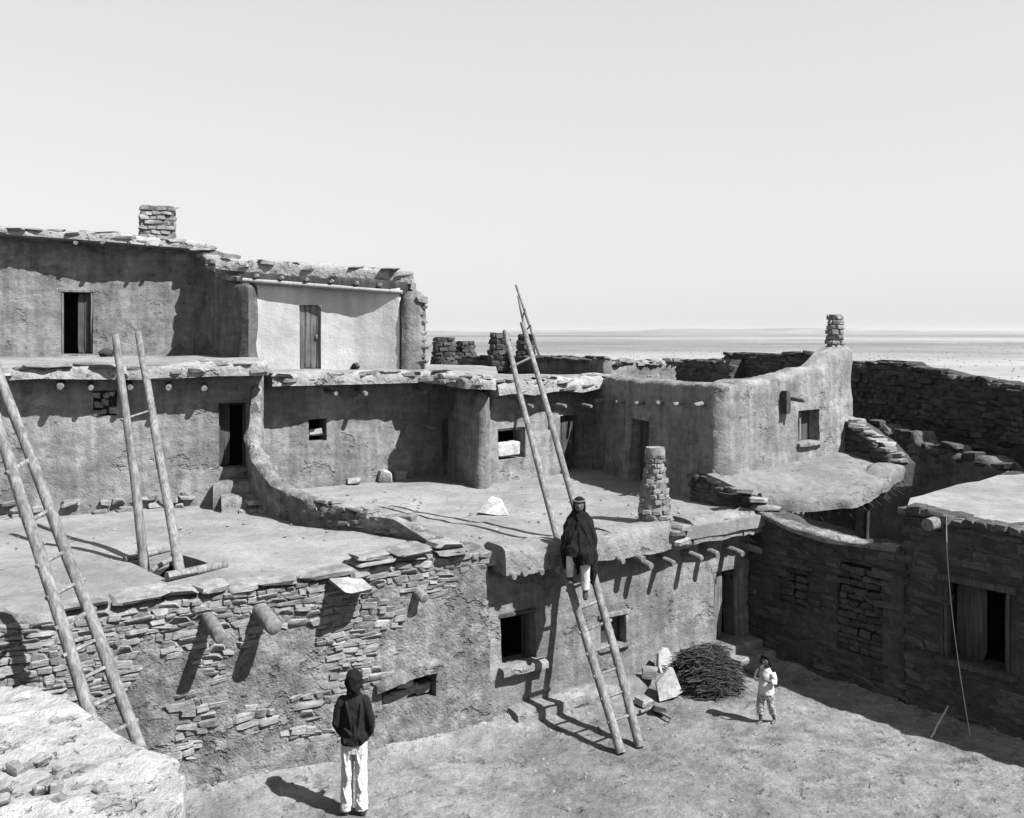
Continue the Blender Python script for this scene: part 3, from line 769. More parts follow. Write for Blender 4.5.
# buttress
PR = Run([(-1.62, 21.0), (-.98, 19.5), (-.72, 19.02), (-.52, 18.98), (-.42, 19.3)])
wall('buttress', s3, PR, TZ - .05, [(0, 4.5), (1.4, 4.42), (PR.L, 4.36)], M_ADOBE, .3, (), .1, .05, 33.)
path = [(-4.75, 18.2, 4.5, .6, .3), (-3.2, 19.35, 4.48, .62, .32), (-1.9, 20.2, 4.47, .62, .32), (-1.35, 19.9, 4.45, .6, .34), (-.85, 19.1, 4.4, .62, .33), (-.35, 19.15, 4.38, .62, .32)]
path = [(a_, b_, c_ + .06, d_ - .04, e_ - .08) for a_, b_, c_, d_, e_ in path]
sweep('roof_edge', s3, path, M_EDGE, .07, .11, 34.)
edge_stones(s3, path, 24, 2)
slab('roof', s3, [(-4.95, 18.3, 4.77), (-3.2, 19.5, 4.77), (-1.7, 20.3, 4.77), (-.6, 19.4, 4.71), (-.3, 20.2, 4.7), (-.5, 28, 4.66), (-7, 28, 4.66), (-5.9, 20.9, 4.77)], .22, M_ROOF, (), .35, .04, 35.)
vigas(s3, B2, [(326, 391), (357, 391), (416, 390)], .05, .5, M_VIGA, .2)
vigas(s3, B2, [(424, 425)], .035, .5, M_VIGA, .2)

# ------------------------------------------------------------------ SECOND STOREY, RIGHT OF BUTTRESS
s4 = thing('recessed_second_storey_house', 'second-storey adobe house with square window holding a pale block, behind the ladder top', 'house', (.6, 20.6, TZ))
C2 = Run([(-.5, 19.42), (.7, 20.5), (1.95, 21.75)])
w4 = C2.op(499, 428, 526, 459); d4 = C2.op(561, 415, 583, 470)
wall('wall', s4, C2, TZ - .05, [(0, 4.4), (C2.L, 4.4)], M_ADOBE2, .4, [w4, d4], .11, .05, 41.)
room(s4, C2, w4, .4); room(s4, C2, d4, .4)
wn = boxf('window', s4, C2, w4[0], w4[1], w4[3] - .05, w4[3] + .01, -.2, -.05, M_PLANK_D)
boxf('window_block', wn, C2, w4[0] + .05, w4[1] - .1, w4[2] + .05, w4[2] + .36, -.25, -.05, M_STONE_P, .012, .03)
plank_door(s4, C2, (d4[0], d4[0] + (d4[1] - d4[0]) * .75, d4[2], d4[3]), -.15, M_PLANK_D, 3)
rb = []
for i in range(8):
    u_ = C2.L * i / 7; q = C2.pt(u_, 0, .1); rb.append((q.x, q.y, 4.3 + .04 * math.sin(i * 2.2), .56 + .06 * math.sin(i * 1.4), .3))
sweep('roof_edge', s4, rb, M_EDGE, .07, .12, 42.)
edge_stones(s4, rb, 14, 3)
slab('roof', s4, [(-.55, 19.5, 4.6), (.6, 20.45, 4.6), (1.95, 21.7, 4.6), (2.6, 27.5, 4.42), (-.7, 28.2, 4.42)], .25, M_ROOF, (), .35, .04, 43.)
vigas(s4, C2, [(520, 404), (552, 404), (577, 404)], .05, .42, M_VIGA, .2)

# ------------------------------------------------------------------ CORNER HOUSE WITH ROUND CHIMNEY
s5 = thing('corner_house', 'sunlit corner house with tall round-shouldered chimney and one window above the porch', 'house', (5, 19, TZ))
D2 = Run([(1.72, 21.85), (3.0, 18.75), (3.52, 17.5), (3.68, 17.25), (3.9, 17.2), (4.1, 17.32), (5.8, 18.8), (7.2, 20.05), (7.42, 20.35), (7.4, 20.7)])
d5 = D2.op(629, 420, 648, 484); w5 = D2.op(800, 410, 821, 442)
uE = D2.u_px(716); uC = D2.u_px(825); uT = D2.u_px(845)
dtop = [(0, 4.62), (uE * .5, 4.6), (uE, 4.66), (lerp(uE, uC, .5), 4.72), (lerp(uE, uC, .75), 4.84), (uC, 4.9), (lerp(uC, uT, .5), 5.15), (uT, 5.28), (D2.L, 5.28)]
wall('wall', s5, D2, TZ - .1, dtop, M_ADOBE2, .4, [d5, w5], .11, .06, 51., lean=.025)
room(s5, D2, d5, .4); room(s5, D2, w5, .4)
plank_door(s5, D2, (d5[0] + .02, d5[0] + (d5[1] - d5[0]) * .6, d5[2], d5[3]), -.25, M_PLANK_D, 3, handle=False)
wn = boxf('window', s5, D2, w5[0] + .28, w5[0] + .34, w5[2], w5[3], -.24, -.18, M_WOOD)
boxf('pane', wn, D2, w5[0], w5[1], w5[2], w5[3], -.3, -.27, M_PLANK_D)
boxf('sill', wn, D2, w5[0] - .06, w5[1] + .06, w5[2] - .07, w5[2], -.25, .07, M_ADOBE2, .01, .02)
vigas(s5, D2, [(603, 400), (622, 401), (643, 402), (662, 402), (682, 403), (702, 403)], .05, .2, M_VIGA, .2)
vigas(s5, D2, [(790, 398)], .05, .35, M_VIGA, .2)
# stained drain slot and spout
boxf('rain_spout', s5, D2, D2.u_px(784) - .04, D2.u_px(784) + .1, 4.0, 4.45, -.05, .09, M_PLANK_D)
slab('roof', s5, [(2.0, 22, 4.12), (3.4, 18.8, 4.12), (4.05, 17.6, 4.12), (5.7, 19.1, 4.12), (7.2, 20.5, 4.12), (8.6, 25, 4.1), (3, 27, 4.0)], .3, M_ROOF, (), .4, .03, 52.)
cc = AT(835, 350, 20.5)
chimney(s5, (cc.x, cc.y, 5.1), .88, .19, .15, M_STONE, 8, 7, seed=6.)

# broken stone wall beside the corner house
bw_ = thing('broken_stone_wall', 'short broken stone wall stepping down beside the chimney shoulder', 'wall', (7.6, 19.4, 2.9))
BR = Run([(7.0, 20.25), (7.35, 19.3), (7.55, 18.75)])
bt_ = [(0, 3.75), (.6, 3.55), (1.2, 3.25), (BR.L, 2.95)]
bwp = wall('wall', bw_, BR, 2.5, bt_, M_MORTAR_SHADE, .5, (), .1, .06, 55.)
face_stones(bwp, BR, 2.6, lambda u: interp(bt_, u), lambda u, z: .9, M_STONE_SHADE, .07, .12, .2, .4, .22, 55., .06, .03, 2.5, 70)
for i in range(12):
    u_ = BR.L * (i + .5) / 12; stone(bwp, BR.pt(u_, interp(bt_, u_) + .02, -.2 + random.uniform(-.1, .1)), (.3, .34, .1), random.uniform(0, 3), random.uniform(-.2, .2), M_STONE, 'cap_stone')

# ------------------------------------------------------------------ PORCH
pc = thing('brush_porch', 'clay-covered brush porch roof below the corner house window', 'porch', (5.4, 18, 1))
P_ = [(3.55, 17.15, 2.98), (4.4, 16.6, 2.72), (5.1, 16.6, 2.68), (6.05, 16.75, 2.7), (7.0, 17.8, 2.82), (7.75, 18.9, 2.9), (7.7, 19.8, 2.98), (7.2, 20.3, 3.1), (5.7, 18.95, 3.06), (4.1, 17.5, 3.0)]
slab('roof', pc, P_, .12, M_EDGE2, (), .2, .07, 61.)
path = [(4.38, 16.72, 2.5, .5, .24), (5.1, 16.72, 2.46, .5, .24), (6.0, 16.88, 2.48, .5, .24), (6.85, 17.85, 2.58, .5, .26), (7.55, 18.85, 2.66, .5, .26)]
sweep('clay_edge', pc, path, M_EDGE2, .07, .14, 62.)
rs = random.Random(9); V = []; Fc = []
er = Run([(p[0], p[1]) for p in path])
for i in range(380):
    u_ = rs.uniform(0, er.L); zt = interp([(0, 2.52), (er.L, 2.68)], u_) - rs.uniform(-.04, .1)
    a = er.pt(u_, zt, rs.uniform(-.2, .05)); n = er.nrm(u_)
    b = a + Vector((n.x, n.y, 0)) * rs.uniform(.06, .24) + Vector((rs.uniform(-.12, .12), rs.uniform(-.12, .12), rs.uniform(-.22, .02)))
    m = (a + b) / 2 + Vector((0, 0, .03))
    v_, f_ = tube_geo([a, m, b], [.009, .008, .005], 4); k0 = len(V); V += v_; Fc += [[x + k0 for x in f] for f in f_]
mk('brush_fringe', V, Fc, M_BRUSH, pc, kind='stuff')
for (x, y) in ((5.0, 16.95), (6.9, 18.3)):
    pole('post', pc, (x, y, 0), (x, y, 2.5), .06, .05, M_PLANK_D)  # near-black tone paints in the darkness under the porch
pole('beam', pc, (4.3, 16.9, 2.4), (6.1, 17.1, 2.42), .07, .06, M_WOOD)
PW = Run([(3.32, 17.55), (3.75, 16.95), (4.35, 16.42)])
pw_t = [(0, 2.95), (.6, 2.92), (PW.L, 2.6)]
pwp = wall('stone_side', pc, PW, TZ - .1, pw_t, M_MORTAR_SHADE, .3, (), .09, .05, 63.)
face_stones(pwp, PW, TZ - .05, lambda u: interp(pw_t, u), lambda u, z: .95, M_STONE_SHADE, .06, .11, .15, .34, .2, 63., .05, .03, TZ - .1, 60)
for (x, y, z, a_) in ((4.42, 16.32, 2.56, .3), (4.3, 16.4, 2.68, 1.2), (4.1, 16.6, 2.8, .2)):
    stone(pc, (x, y, z), (.4, .3, .1), a_, .1, M_STONE, 'loose_stone')

# ------------------------------------------------------------------ SHADED ALLEY WALL AND RIGHT HOUSE
al = thing('shaded_court_wall', 'shaded coursed-stone courtyard wall with blocked-up doorway beside the far corner', 'wall', (5, 15.4, 0))
AL = Run([(4.12, 16.4), (4.5, 15.75), (5.85, 14.05)])
at_ = [(0, 2.55), (.5, 2.48), (1.0, 2.36), (1.7, 2.3), (2.3, 2.34), (AL.L, 2.36)]
blk = AL.op(836, 565, 882, 655); niche = AL.op(778, 567, 806, 605)
alp = wall('wall', al, AL, -.1, at_, M_MORTAR_SHADE, .4, [blk, niche], .1, .05, 71., lean=.02)
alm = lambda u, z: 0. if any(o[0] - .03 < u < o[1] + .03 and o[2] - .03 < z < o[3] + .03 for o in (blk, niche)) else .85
face_stones(alp, AL, .05, lambda u: interp(at_, u) - .05, alm, M_STONE_SHADE, .07, .13, .2, .5, .2, 71., .05, .02, -.1, 240, (-.01, .03))
boxf('doorway_back', al, AL, blk[0] - .03, blk[1] + .03, blk[2] - .03, blk[3] + .03, -.36, -.25, M_MORTAR_SHADE)
z = blk[2]
while z < blk[3] - .08:
    u_ = blk[0]; h_ = random.uniform(.08, .13)
    while u_ < blk[1] - .06:
        l_ = min(random.uniform(.14, .32), blk[1] - u_); n = AL.nrm(u_)
        stone(al, AL.pt(u_ + l_ / 2, z + h_ / 2, -.17 + random.uniform(-.02, .03)), (l_ * .95, .2, h_ * .9), math.atan2(n.x, -n.y), random.uniform(-.05, .05), M_STONE_SHADE, 'infill_stone'); u_ += l_
    z += h_
boxf('niche_back', al, AL, niche[0] - .03, niche[1] + .03, niche[2] - .03, niche[3] + .03, -.36, -.25, M_MORTAR_SHADE)
for i in range(5):
    for j in range(2):
        uc = lerp(niche[0], niche[1], (j + .5) / 2); zc = lerp(niche[2], niche[3], (i + .5) / 5)
        stone(al, AL.pt(uc, zc, -.17), ((niche[1] - niche[0]) / 2.1, .18, (niche[3] - niche[2]) / 5.6), -.9, 0, M_STONE_SHADE, 'infill_stone')
boxf('niche_lintel', al, AL, niche[0] - .05, niche[1] + .12, niche[3] - .0, niche[3] + .07, -.2, .03, M_PLANK_D)
q0, q1 = AL.pt(.25, 2.48, -.12), AL.pt(1.0, 2.28, -.1); q2 = AL.pt(AL.L - .1, 2.3, -.12)
sweep('coping', al, [(q0.x, q0.y, 2.44, .34, .1), (q1.x, q1.y, 2.3, .34, .09), (AL.pt(1.7, 0, -.1).x, AL.pt(1.7, 0, -.1).y, 2.24, .34, .09), (q2.x, q2.y, 2.29, .34, .09)], M_STONEWALL, .08, .07, 72.)

rh = thing('right_flat_roofed_house', 'shaded stone house at the right edge with a sunlit flat roof', 'house', (8, 14, 0))
RW = Run([(8.6, 17.6), (6.15, 15.15), (5.86, 14.6), (5.85, 14.2), (6.0, 13.95), (7.2, 12.4), (9.2, 9.9)])
uq = RW.u_px(892)
q = Run([(5.84, 14.1), (7.2, 12.4), (9.2, 9.9)])
RW2 = q
rt = [(0, 2.98), (.8, 2.93), (1.6, 2.9), (q.L, 2.9)]
rwin = q.op(943, 582, 1010, 665)
rhp = wall('wall', rh, q, -.1, rt, M_MORTAR_SHADE, .4, [rwin], .1, .05, 73., lean=.02)
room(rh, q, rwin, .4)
face_stones(rhp, q, .05, lambda u: interp(rt, u) - .05, lambda u, z: 0. if (rwin[0] - .12 < u < rwin[1] + .12 and rwin[2] - .15 < z < rwin[3] + .12) else .8, M_STONE_SHADE, .07, .14, .2, .5, .2, 73., .05, .02, -.1, 280, (-.01, .03), 0, 4.)
wn = boxf('window', rh, q, rwin[0] + .004, rwin[0] + .07, rwin[2], rwin[3] - .075, -.16, .0, M_PLANK_D)
boxf('lintel', wn, q, rwin[0] - .08, rwin[1] + .08, rwin[3] - .07, rwin[3] + .03, -.2, .035, M_PLANK_D)
boxf('jamb', wn, q, rwin[1] - .07, rwin[1] - .004, rwin[2], rwin[3] - .075, -.16, .0, M_PLANK_D)
boxf('sill', wn, q, rwin[0] - .1, rwin[1] + .1, rwin[2] - .09, rwin[2], -.25, .07, M_PLANK_D)
boxf('shutter', wn, q, rwin[0] + .075, rwin[0] + .5, rwin[2], rwin[3] - .075, -.3, -.26, M_PLANK_D)
SW = Run([(9.2, 17.6), (6.2, 14.95), (5.9, 14.2)])
sp = [(8.9, 17.4), (6.35, 15.1), (5.87, 14.12)]
swl = Run(sp[::-1]); 
V = []; Fc = []
wall('side_wall', rh, Run([(9.0, 17.5), (6.3, 15.0), (5.84, 14.12)]), -.1, [(0, 2.9), (4.8, 2.93)], M_MORTAR_SHADE, .1, (), .2, .03, 74.)
slab('roof', rh, [(5.92, 14.12, 2.93), (7.28, 12.45, 2.88), (9.3, 9.95, 2.85), (12, 11, 2.9), (12, 18, 2.95), (9.0, 17.4, 2.96), (6.35, 14.98, 2.95)], .12, M_ROOF, (), .3, .04, 75.)
for i in range(26):
    u_ = i * .16 + .05; n = q.nrm(u_)
    stone(rh, q.pt(u_, interp(rt, u_) - .03 + random.uniform(-.03, .03), -.12), (.2, .3, random.uniform(.08, .14)), math.atan2(n.x, -n.y) + random.uniform(-.1, .1), 0, M_STONE_SHADE, 'cap_stone')
vg = AT(937, 526, 0.985 * q.at(q.u_px(937)).y)
V, Fc = tube_geo([q.pt(q.u_px(937), vg.z, -.2), q.pt(q.u_px(937) - .02, vg.z, .14), q.pt(q.u_px(937) - .03, vg.z - .005, .22), q.pt(q.u_px(937) - .03, vg.z - .005, .225)], [.1, .1, .095, .06], 14, .1)
mk('viga', V, Fc, M_VIGA, rh)
# hanging rope
ru = q.u_px(950); pts = []
for i in range(15):
    t = i / 14; u_ = lerp(ru, q.u_px(984), t ** 1.5); z = lerp(2.95, -.0, t)
    pts.append(q.pt(u_, z, .1 + .28 * t))
tube('hanging_rope', None, pts, [.006] * 15, M_ROPE, 6, label='thin pale rope hanging down the shaded wall at the right', cat='rope')

# ------------------------------------------------------------------ RUINED WALLS BEHIND
rw = thing('ruined_back_wall', 'tall ruined dark stone wall behind the porch at the right', 'wall', (10.3, 24, 0))
RU = Run([(8.9, 28.5), (9.6, 26.5), (10.4, 22.5), (11.6, 18.5)])
def rpx(px): return RU.u_px(px)
rt2 = [(0, 4.8), (rpx(858), 4.75), (rpx(875), 4.85), (rpx(900), 4.82), (rpx(905), 4.72), (rpx(925), 4.7), (rpx(940), 4.6), (rpx(985), 4.5), (RU.L, 4.3)]
rt2 = sorted(rt2)
rup = wall('wall', rw, RU, -.1, rt2, M_MORTAR_SHADE, .5, (), .16, .12, 81.)
face_stones(rup, RU, 2.9, lambda u: interp(rt2, u), lambda u, z: .85, M_STONE_SHADE, .08, .16, .18, .5, .3, 81., .12, .03, -.1, 300, (.0, .08), RU.u_px(850), RU.L)
LW = Run([(8.9, 24.5), (9.9, 20.6), (10.6, 18.0)])
lt_ = [(0, 3.2), (1, 3.3), (1.2, 3.1), (2.2, 3.25), (2.4, 2.95), (3.4, 3.05), (3.6, 2.85), (4.6, 2.95), (5, 2.7), (LW.L, 2.8)]
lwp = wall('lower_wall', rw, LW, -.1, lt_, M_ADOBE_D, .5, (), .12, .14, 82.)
face_stones(lwp, LW, 2.2, lambda u: interp(lt_, u) + .05, lambda u, z: .6 if z > 2.6 else .25, M_STONE_SHADE, .09, .17, .25, .6, .3, 82., .14, .03, -.1, 120, (-.02, .05))

b1 = thing('far_stone_parapet', 'dark stone parapet rising behind the corner house roof, left of its chimney', 'wall', (6.4, 23, 4.4))
BP = Run([(5.7, 25.6), (6.5, 23.2), (7.05, 21.4)])
bt1 = [(0, 4.98), (.6, 5.08), (2, 5.05), (BP.L, 5.16)]
bp1 = wall('wall', b1, BP, 3.9, bt1, M_MORTAR_SHADE, .5, (), .12, .07, 83.)
face_stones(bp1, BP, 4.05, lambda u: interp(bt1, u), lambda u, z: .9, M_STONE_SHADE, .08, .14, .25, .55, .24, 83., .07, .03, 3.9, 220)
b2 = thing('far_low_stone_wall', 'low dark stone wall behind the corner house roof, farther left', 'wall', (4.9, 25, 4.4))
BQ = Run([(4.75, 27.3), (5.25, 25.6), (5.62, 24.4)])
bt2 = [(0, 4.72), (1, 4.85), (BQ.L, 4.88)]
bp2 = wall('wall', b2, BQ, 3.9, bt2, M_MORTAR_SHADE, .5, (), .12, .07, 84.)
face_stones(bp2, BQ, 4.05, lambda u: interp(bt2, u), lambda u, z: .9, M_STONE_SHADE, .08, .14, .25, .55, .24, 84., .07, .03, 3.9, 150)
b3 = thing('far_rubble_wall', 'pale rubble-topped low wall far behind between two dark roof walls', 'wall', (3.6, 28.5, 4.2))
BS = Run([(2.7, 27.5), (4.6, 28.5), (5.4, 28.9)])
bp3 = wall('wall', b3, BS, 3.9, [(0, 4.6), (1, 4.7), (1.6, 4.78), (BS.L, 4.7)], M_ADOBE2, .5, (), .12, .1, 85.)
for i in range(16): stone(bp3, BS.pt(random.uniform(.2, BS.L), 4.72 + random.uniform(-.06, .06), -.1), (.35, .3, .14), random.uniform(0, 3), 0, M_STONE)
b4 = thing('dark_roof_parapet', 'long dark adobe parapet with four chimneys behind the ladder top', 'wall', (.4, 24.8, 4.5))
BT = Run([(-2.0, 27.3), (-1.4, 26.6), (2.23, 22.7)])
bp4 = wall('wall', b4, BT, 4.2, [(0, 4.85), (1, 4.92), (2.5, 4.96), (4, 5.0), (BT.L, 4.98)], M_ADOBE_D, .22, (), .12, .08, 86.)
edge_stones(bp4, [(-2.0, 27.3, 4.8, .2, .1), (2.2, 22.75, 4.9, .2, .1)], 26, 8, M_STONE_SHADE, -.05)
for k, (px_, py0, py1, d_, r0_, r1_) in enumerate(((444, 337, 369, 26.2, .34, .26), (465, 341, 368, 27.4, .36, .24), (499.5, 333, 366, 25.4, .33, .25), (526, 334, 362, 25.0, .27, .2))):
    q_ = AT(px_, py1, d_); top_ = ZP(py0, d_)
    chimney(b4, (q_.x, q_.y, 4.55), top_ - 4.55, r0_ * 1.05, r1_, M_STONE_SHADE, 7, 8, mort=M_MORTAR_SHADE, seed=7. + k, sd=.18)

# ------------------------------------------------------------------ THIRD STOREY, LEFT
t1 = thing('top_storey_house', 'top-storey adobe house at far left with square stone chimney', 'house', (-9.5, 21.8, 5))
E3 = Run([(-13.5, 19.9), (-10.2, 21.25), (-7.3, 22.4)])
d6 = E3.op(61, 290, 93, 354)
wall('wall', t1, E3, 4.9, [(0, 7.75), (E3.L, 7.55)], M_ADOBE, .4, [d6], .12, .06, 91.)
room(t1, E3, d6, .4)
frame(t1, E3, d6, -.1, M_PLANK, .05)
plank_door(t1, E3, (d6[1] - (d6[1] - d6[0]) * .5, d6[1] - .05, d6[2], d6[3] - .05), -.22, M_PLANK_D, 2, handle=False)
rb = []
for i in range(9):
    u_ = (E3.L + .1) * i / 8; q = E3.pt(min(u_, E3.L), 0, .12); rb.append((q.x, q.y, lerp(7.86, 7.52, i / 8), .66, .2))
sweep('roof_edge', t1, rb, M_EDGE, .08, .1, 92.)
edge_stones(t1, rb, 18, 4, None, 0, .2, .6)
slab('roof', t1, [(-13.6, 20.0, 8.02), (-10.3, 21.35, 7.85), (-7.6, 22.4, 7.68), (-7.5, 26, 7.7), (-14, 26, 8.0)], .25, M_STONEWALL, (), .35, .05, 93.)
vigas(t1, E3, [(76, 243), (103, 243), (124, 244), (145, 245), (160, 246)], .055, .5, M_VIGA, .2)
PS = Run([(-7.75, 22.5), (-6.7, 21.3), (-5.98, 20.5), (-5.72, 20.42), (-5.58, 20.7)])
pt_ = [(0, 7.62), (.5, 7.45), (.9, 7.3), (1.4, 7.0), (2.2, 6.8), (2.5, 6.68), (PS.L, 6.66)]
psp = wall('buttress', t1, PS, 4.7, pt_, M_ADOBE_D, .4, (), .1, .07, 94.)
for (u_, dz) in ((.15, .05), (.4, .1), (.7, .05), (.6, .2), (.95, .12), (1.2, .05), (1.25, .2), (1.5, .1), (1.8, .08), (2.1, .06), (2.35, .08)):
    n = PS.nrm(u_); stone(psp, PS.pt(u_, interp(pt_, u_) + dz - .05, -.15), (.34, .4, .13), math.atan2(n.x, -n.y) + random.uniform(-.3, .3), random.uniform(-.15, .15), M_STONE)
c_ = AT(157.5, 233, 23)
chimney(t1, (c_.x, c_.y, 7.7), .95, .39, .38, M_STONE, 8, 12, True, seed=11., rz=.35, sd=.2)
stone(t1, (c_.x, c_.y + .25, 8.67), (.75, .25, .05), .3, 0, M_STONE, 'chimney_cap')

# ------------------------------------------------------------------ THIRD STOREY, WHITEWASHED RECESS
t2 = thing('whitewashed_top_house', 'top-storey house with whitewashed recessed front and grey plank door', 'house', (-4, 21.5, 4.77))
F3 = Run([(-6.0, 20.68), (-3.5, 20.8), (-3.36, 20.77), (-2.47, 20.56)])
d7 = F3.op(299, 305, 321, 369)
wall('wall', t2, F3, 4.7, [(0, 6.75), (F3.L, 6.6)], M_WHITE, .4, [d7], .1, .03, 101., lean=.01)
plank_door(t2, F3, d7, -.06, M_PLANK, 4)
P3 = Run([(-2.55, 21.6), (-2.5, 20.9), (-2.42, 20.5), (-2.25, 20.42), (-2.02, 20.45), (-1.9, 20.6), (-2.0, 22.0)])
wall('pier', t2, P3, 4.7, [(0, 6.5), (P3.L, 6.48)], M_ADOBE, .2, (), .09, .06, 102.)
pole('lintel_beam', t2, (-5.9, 20.62, 6.74), (-2.4, 20.58, 6.47), .05, .045, M_WOODP, n=10)
path = [(-6.5, 20.87, 6.98, .5, .28), (-5.4, 20.86, 6.88, .4, .28), (-3.9, 20.88, 6.76, .4, .3), (-2.2, 20.86, 6.66, .4, .3)]
sweep('parapet', t2, path, M_EDGE, .07, .1, 103.)
edge_stones(t2, path, 12, 5, None, .0, .15, .35)
slab('roof', t2, [(-6.6, 20.9, 7.12), (-4, 20.88, 6.92), (-2.25, 20.88, 6.78), (-2.4, 23.5, 6.8), (-7, 24.5, 7.1)], .22, M_ROOF, (), .35, .03, 104.)
sweep('sun_block_strip', t2, [(-6.0, 20.7, 6.72, .08, .24), (-2.3, 20.66, 6.44, .08, .26)], M_PLANK_D, .15, .02, 105.)  # added strip closing the gap so sun does not leak onto the whitewash
for i, x in enumerate((-5.6, -5.05, -4.5, -3.95, -3.4, -2.9)):
    z = lerp(6.86, 6.6, (x + 5.95) / 3.6)
    tube('viga', t2, [(x, 21.3, z), (x, 20.8, z), (x, 20.58, z - .01), (x, 20.54, z - .01)], [.055, .055, .05, .035], M_VIGA, 10, .2, i)
psr = Run([(-2.3, 20.45), (-1.9, 20.5)])
for i in range(9):
    stone(t2, (-1.97 + random.uniform(-.03, .02), 20.6 + random.uniform(-.0, .1), 4.9 + i * .18 + random.uniform(-.06, .06)), (random.uniform(.14, .26), .3, random.uniform(.06, .13)), random.uniform(-.3, .5), random.uniform(-.2, .2), M_STONE, 'pier_stone')

# ------------------------------------------------------------------ NEAR ROOF CORNER, LOWER LEFT
nr = thing('near_house_roof', 'pale mud roof corner in the foreground at lower left', 'house', (-4, 7, 0))
NP0 = [(-6.0, 9.35), (-4.66, 8.5), (-3.95, 8.05), (-3.3, 7.55), (-2.75, 7.1), (-2.4, 6.8), (-2.2, 6.3), (-2.2, 5.2)]
nrun = Run(NP0); rs = random.Random(44); NP = []
for i in range(60):
    u_ = nrun.L * i / 59; p = nrun.at(u_); NP.append((p.x + rs.uniform(-.03, .03) + .08 * nz(u_ * 2, 0, 0), p.y + rs.uniform(-.03, .03) + .06 * nz(u_ * 2, 5, 0)))
NP.append((-7, 5.0))
slab('roof', nr, [(x, y, 2.45) for x, y in NP], .25, M_PALE, (), .12, .12, 111.)
wall('wall', nr, Run([(-2.2, 5.2), (-2.28, 6.3), (-2.5, 6.72), (-4.0, 7.95), (-6.0, 9.25)][::1]), -.1, [(0, 2.3), (6, 2.3)], M_STONEWALL, .2, (), .2, .03, 112., lean=0)
rs = random.Random(8)
for i in range(24):
    p = ON(rs.uniform(-10, 105), rs.uniform(752, 800), 2.5)
    stone(nr, (p.x, p.y, 2.47 + rs.uniform(-.02, .03)), (rs.uniform(.05, .16), rs.uniform(.05, .13), rs.uniform(.04, .09)), rs.uniform(0, 3), rs.uniform(-.3, .3), M_STONE, 'rubble_stone')

# ------------------------------------------------------------------ LADDERS
def ladder(name, label, L0, L1, R0, R1, rungs, r0, r1, rr=.022, ext=.06, bowl=(0, 0, 0), bowr=(0, 0, 0), group=None):
    L0, L1, R0, R1 = map(Vector, (L0, L1, R0, R1))
    t = thing(name, label, 'ladder', (L0 + R0) / 2, group)
    pole('pole', t, L0, L1, r0, r1, M_WOOD, bowl, 20, 12, 1.3, .16)
    pole('pole', t, R0, R1, r0, r1, M_WOOD, bowr, 20, 12, 5.1, .16)
    for i, k in enumerate(rungs):
        a = L0.lerp(L1, k) + Vector(bowl) * math.sin(math.pi * k); b = R0.lerp(R1, k) + Vector(bowr) * math.sin(math.pi * k)
        e = (b - a).normalized() * ext
        pole('rung', t, a - e * random.uniform(.8, 1.6), b + e * random.uniform(.8, 1.6), rr, rr * .95, M_WOOD, n=4, sides=8, seed=i)
    return t
ladder('tall_ladder', 'tall pole ladder leaning on the bright parapet, wrapped figure seated on it', (1.44, 12.5, 0), (-.12, 15.5, 5.62), (1.72, 12.68, 0), (.17, 15.62, 5.76), [.062 + .047 * i for i in range(8)] + [.44, .9], .066, .042, bowl=(-.05, 0, -.03), bowr=(.02, 0, .03))
la, lb = AT(143, 567, 12.75), AT(180, 572, 12.3); ta, tb = AT(115, 335, 13.2), AT(138, 333, 13.9)
la2 = la + (la - ta).normalized() * 1.6; lb2 = lb + (lb - tb).normalized() * 1.6
ladder('hatch_ladder', 'two-pole ladder rising out of the roof hatch', la2, ta, lb2, tb, [.12, .25, .755], .075, .05, .018, bowl=(.03, 0, 0))
a0, a1 = AT(133, 728, 9.6), AT(54, 520, 9.95); b0, b1_ = AT(90, 712, 9.35), AT(54, 600, 9.55)
def ext_(p, q, zt): return p + (q - p) * ((zt - p.z) / (q.z - p.z))
lg = ladder('corner_ladder', 'ladder leaning at lower left behind the pale roof corner', ext_(b0, b1_, .02), ext_(b0, b1_, 5.2), ext_(a0, a1, .02), ext_(a0, a1, 5.3), [.06, .12, .18, .24, .30, .355, .405, .455, .505, .56, .62, .7, .8], .068, .055, .024)
fa, fb = AT(540, 356, 24.6), AT(516, 285, 25.2); ga, gb = AT(531, 356, 24.9), AT(518, 296, 25.4)
ladder('far_ladder', 'slender distant ladder crossing above the chimneys against the sky', ga + (ga - gb) * .3, gb, fa + (fa - fb) * .3, fb, [.55, .72], .05, .03, .02)

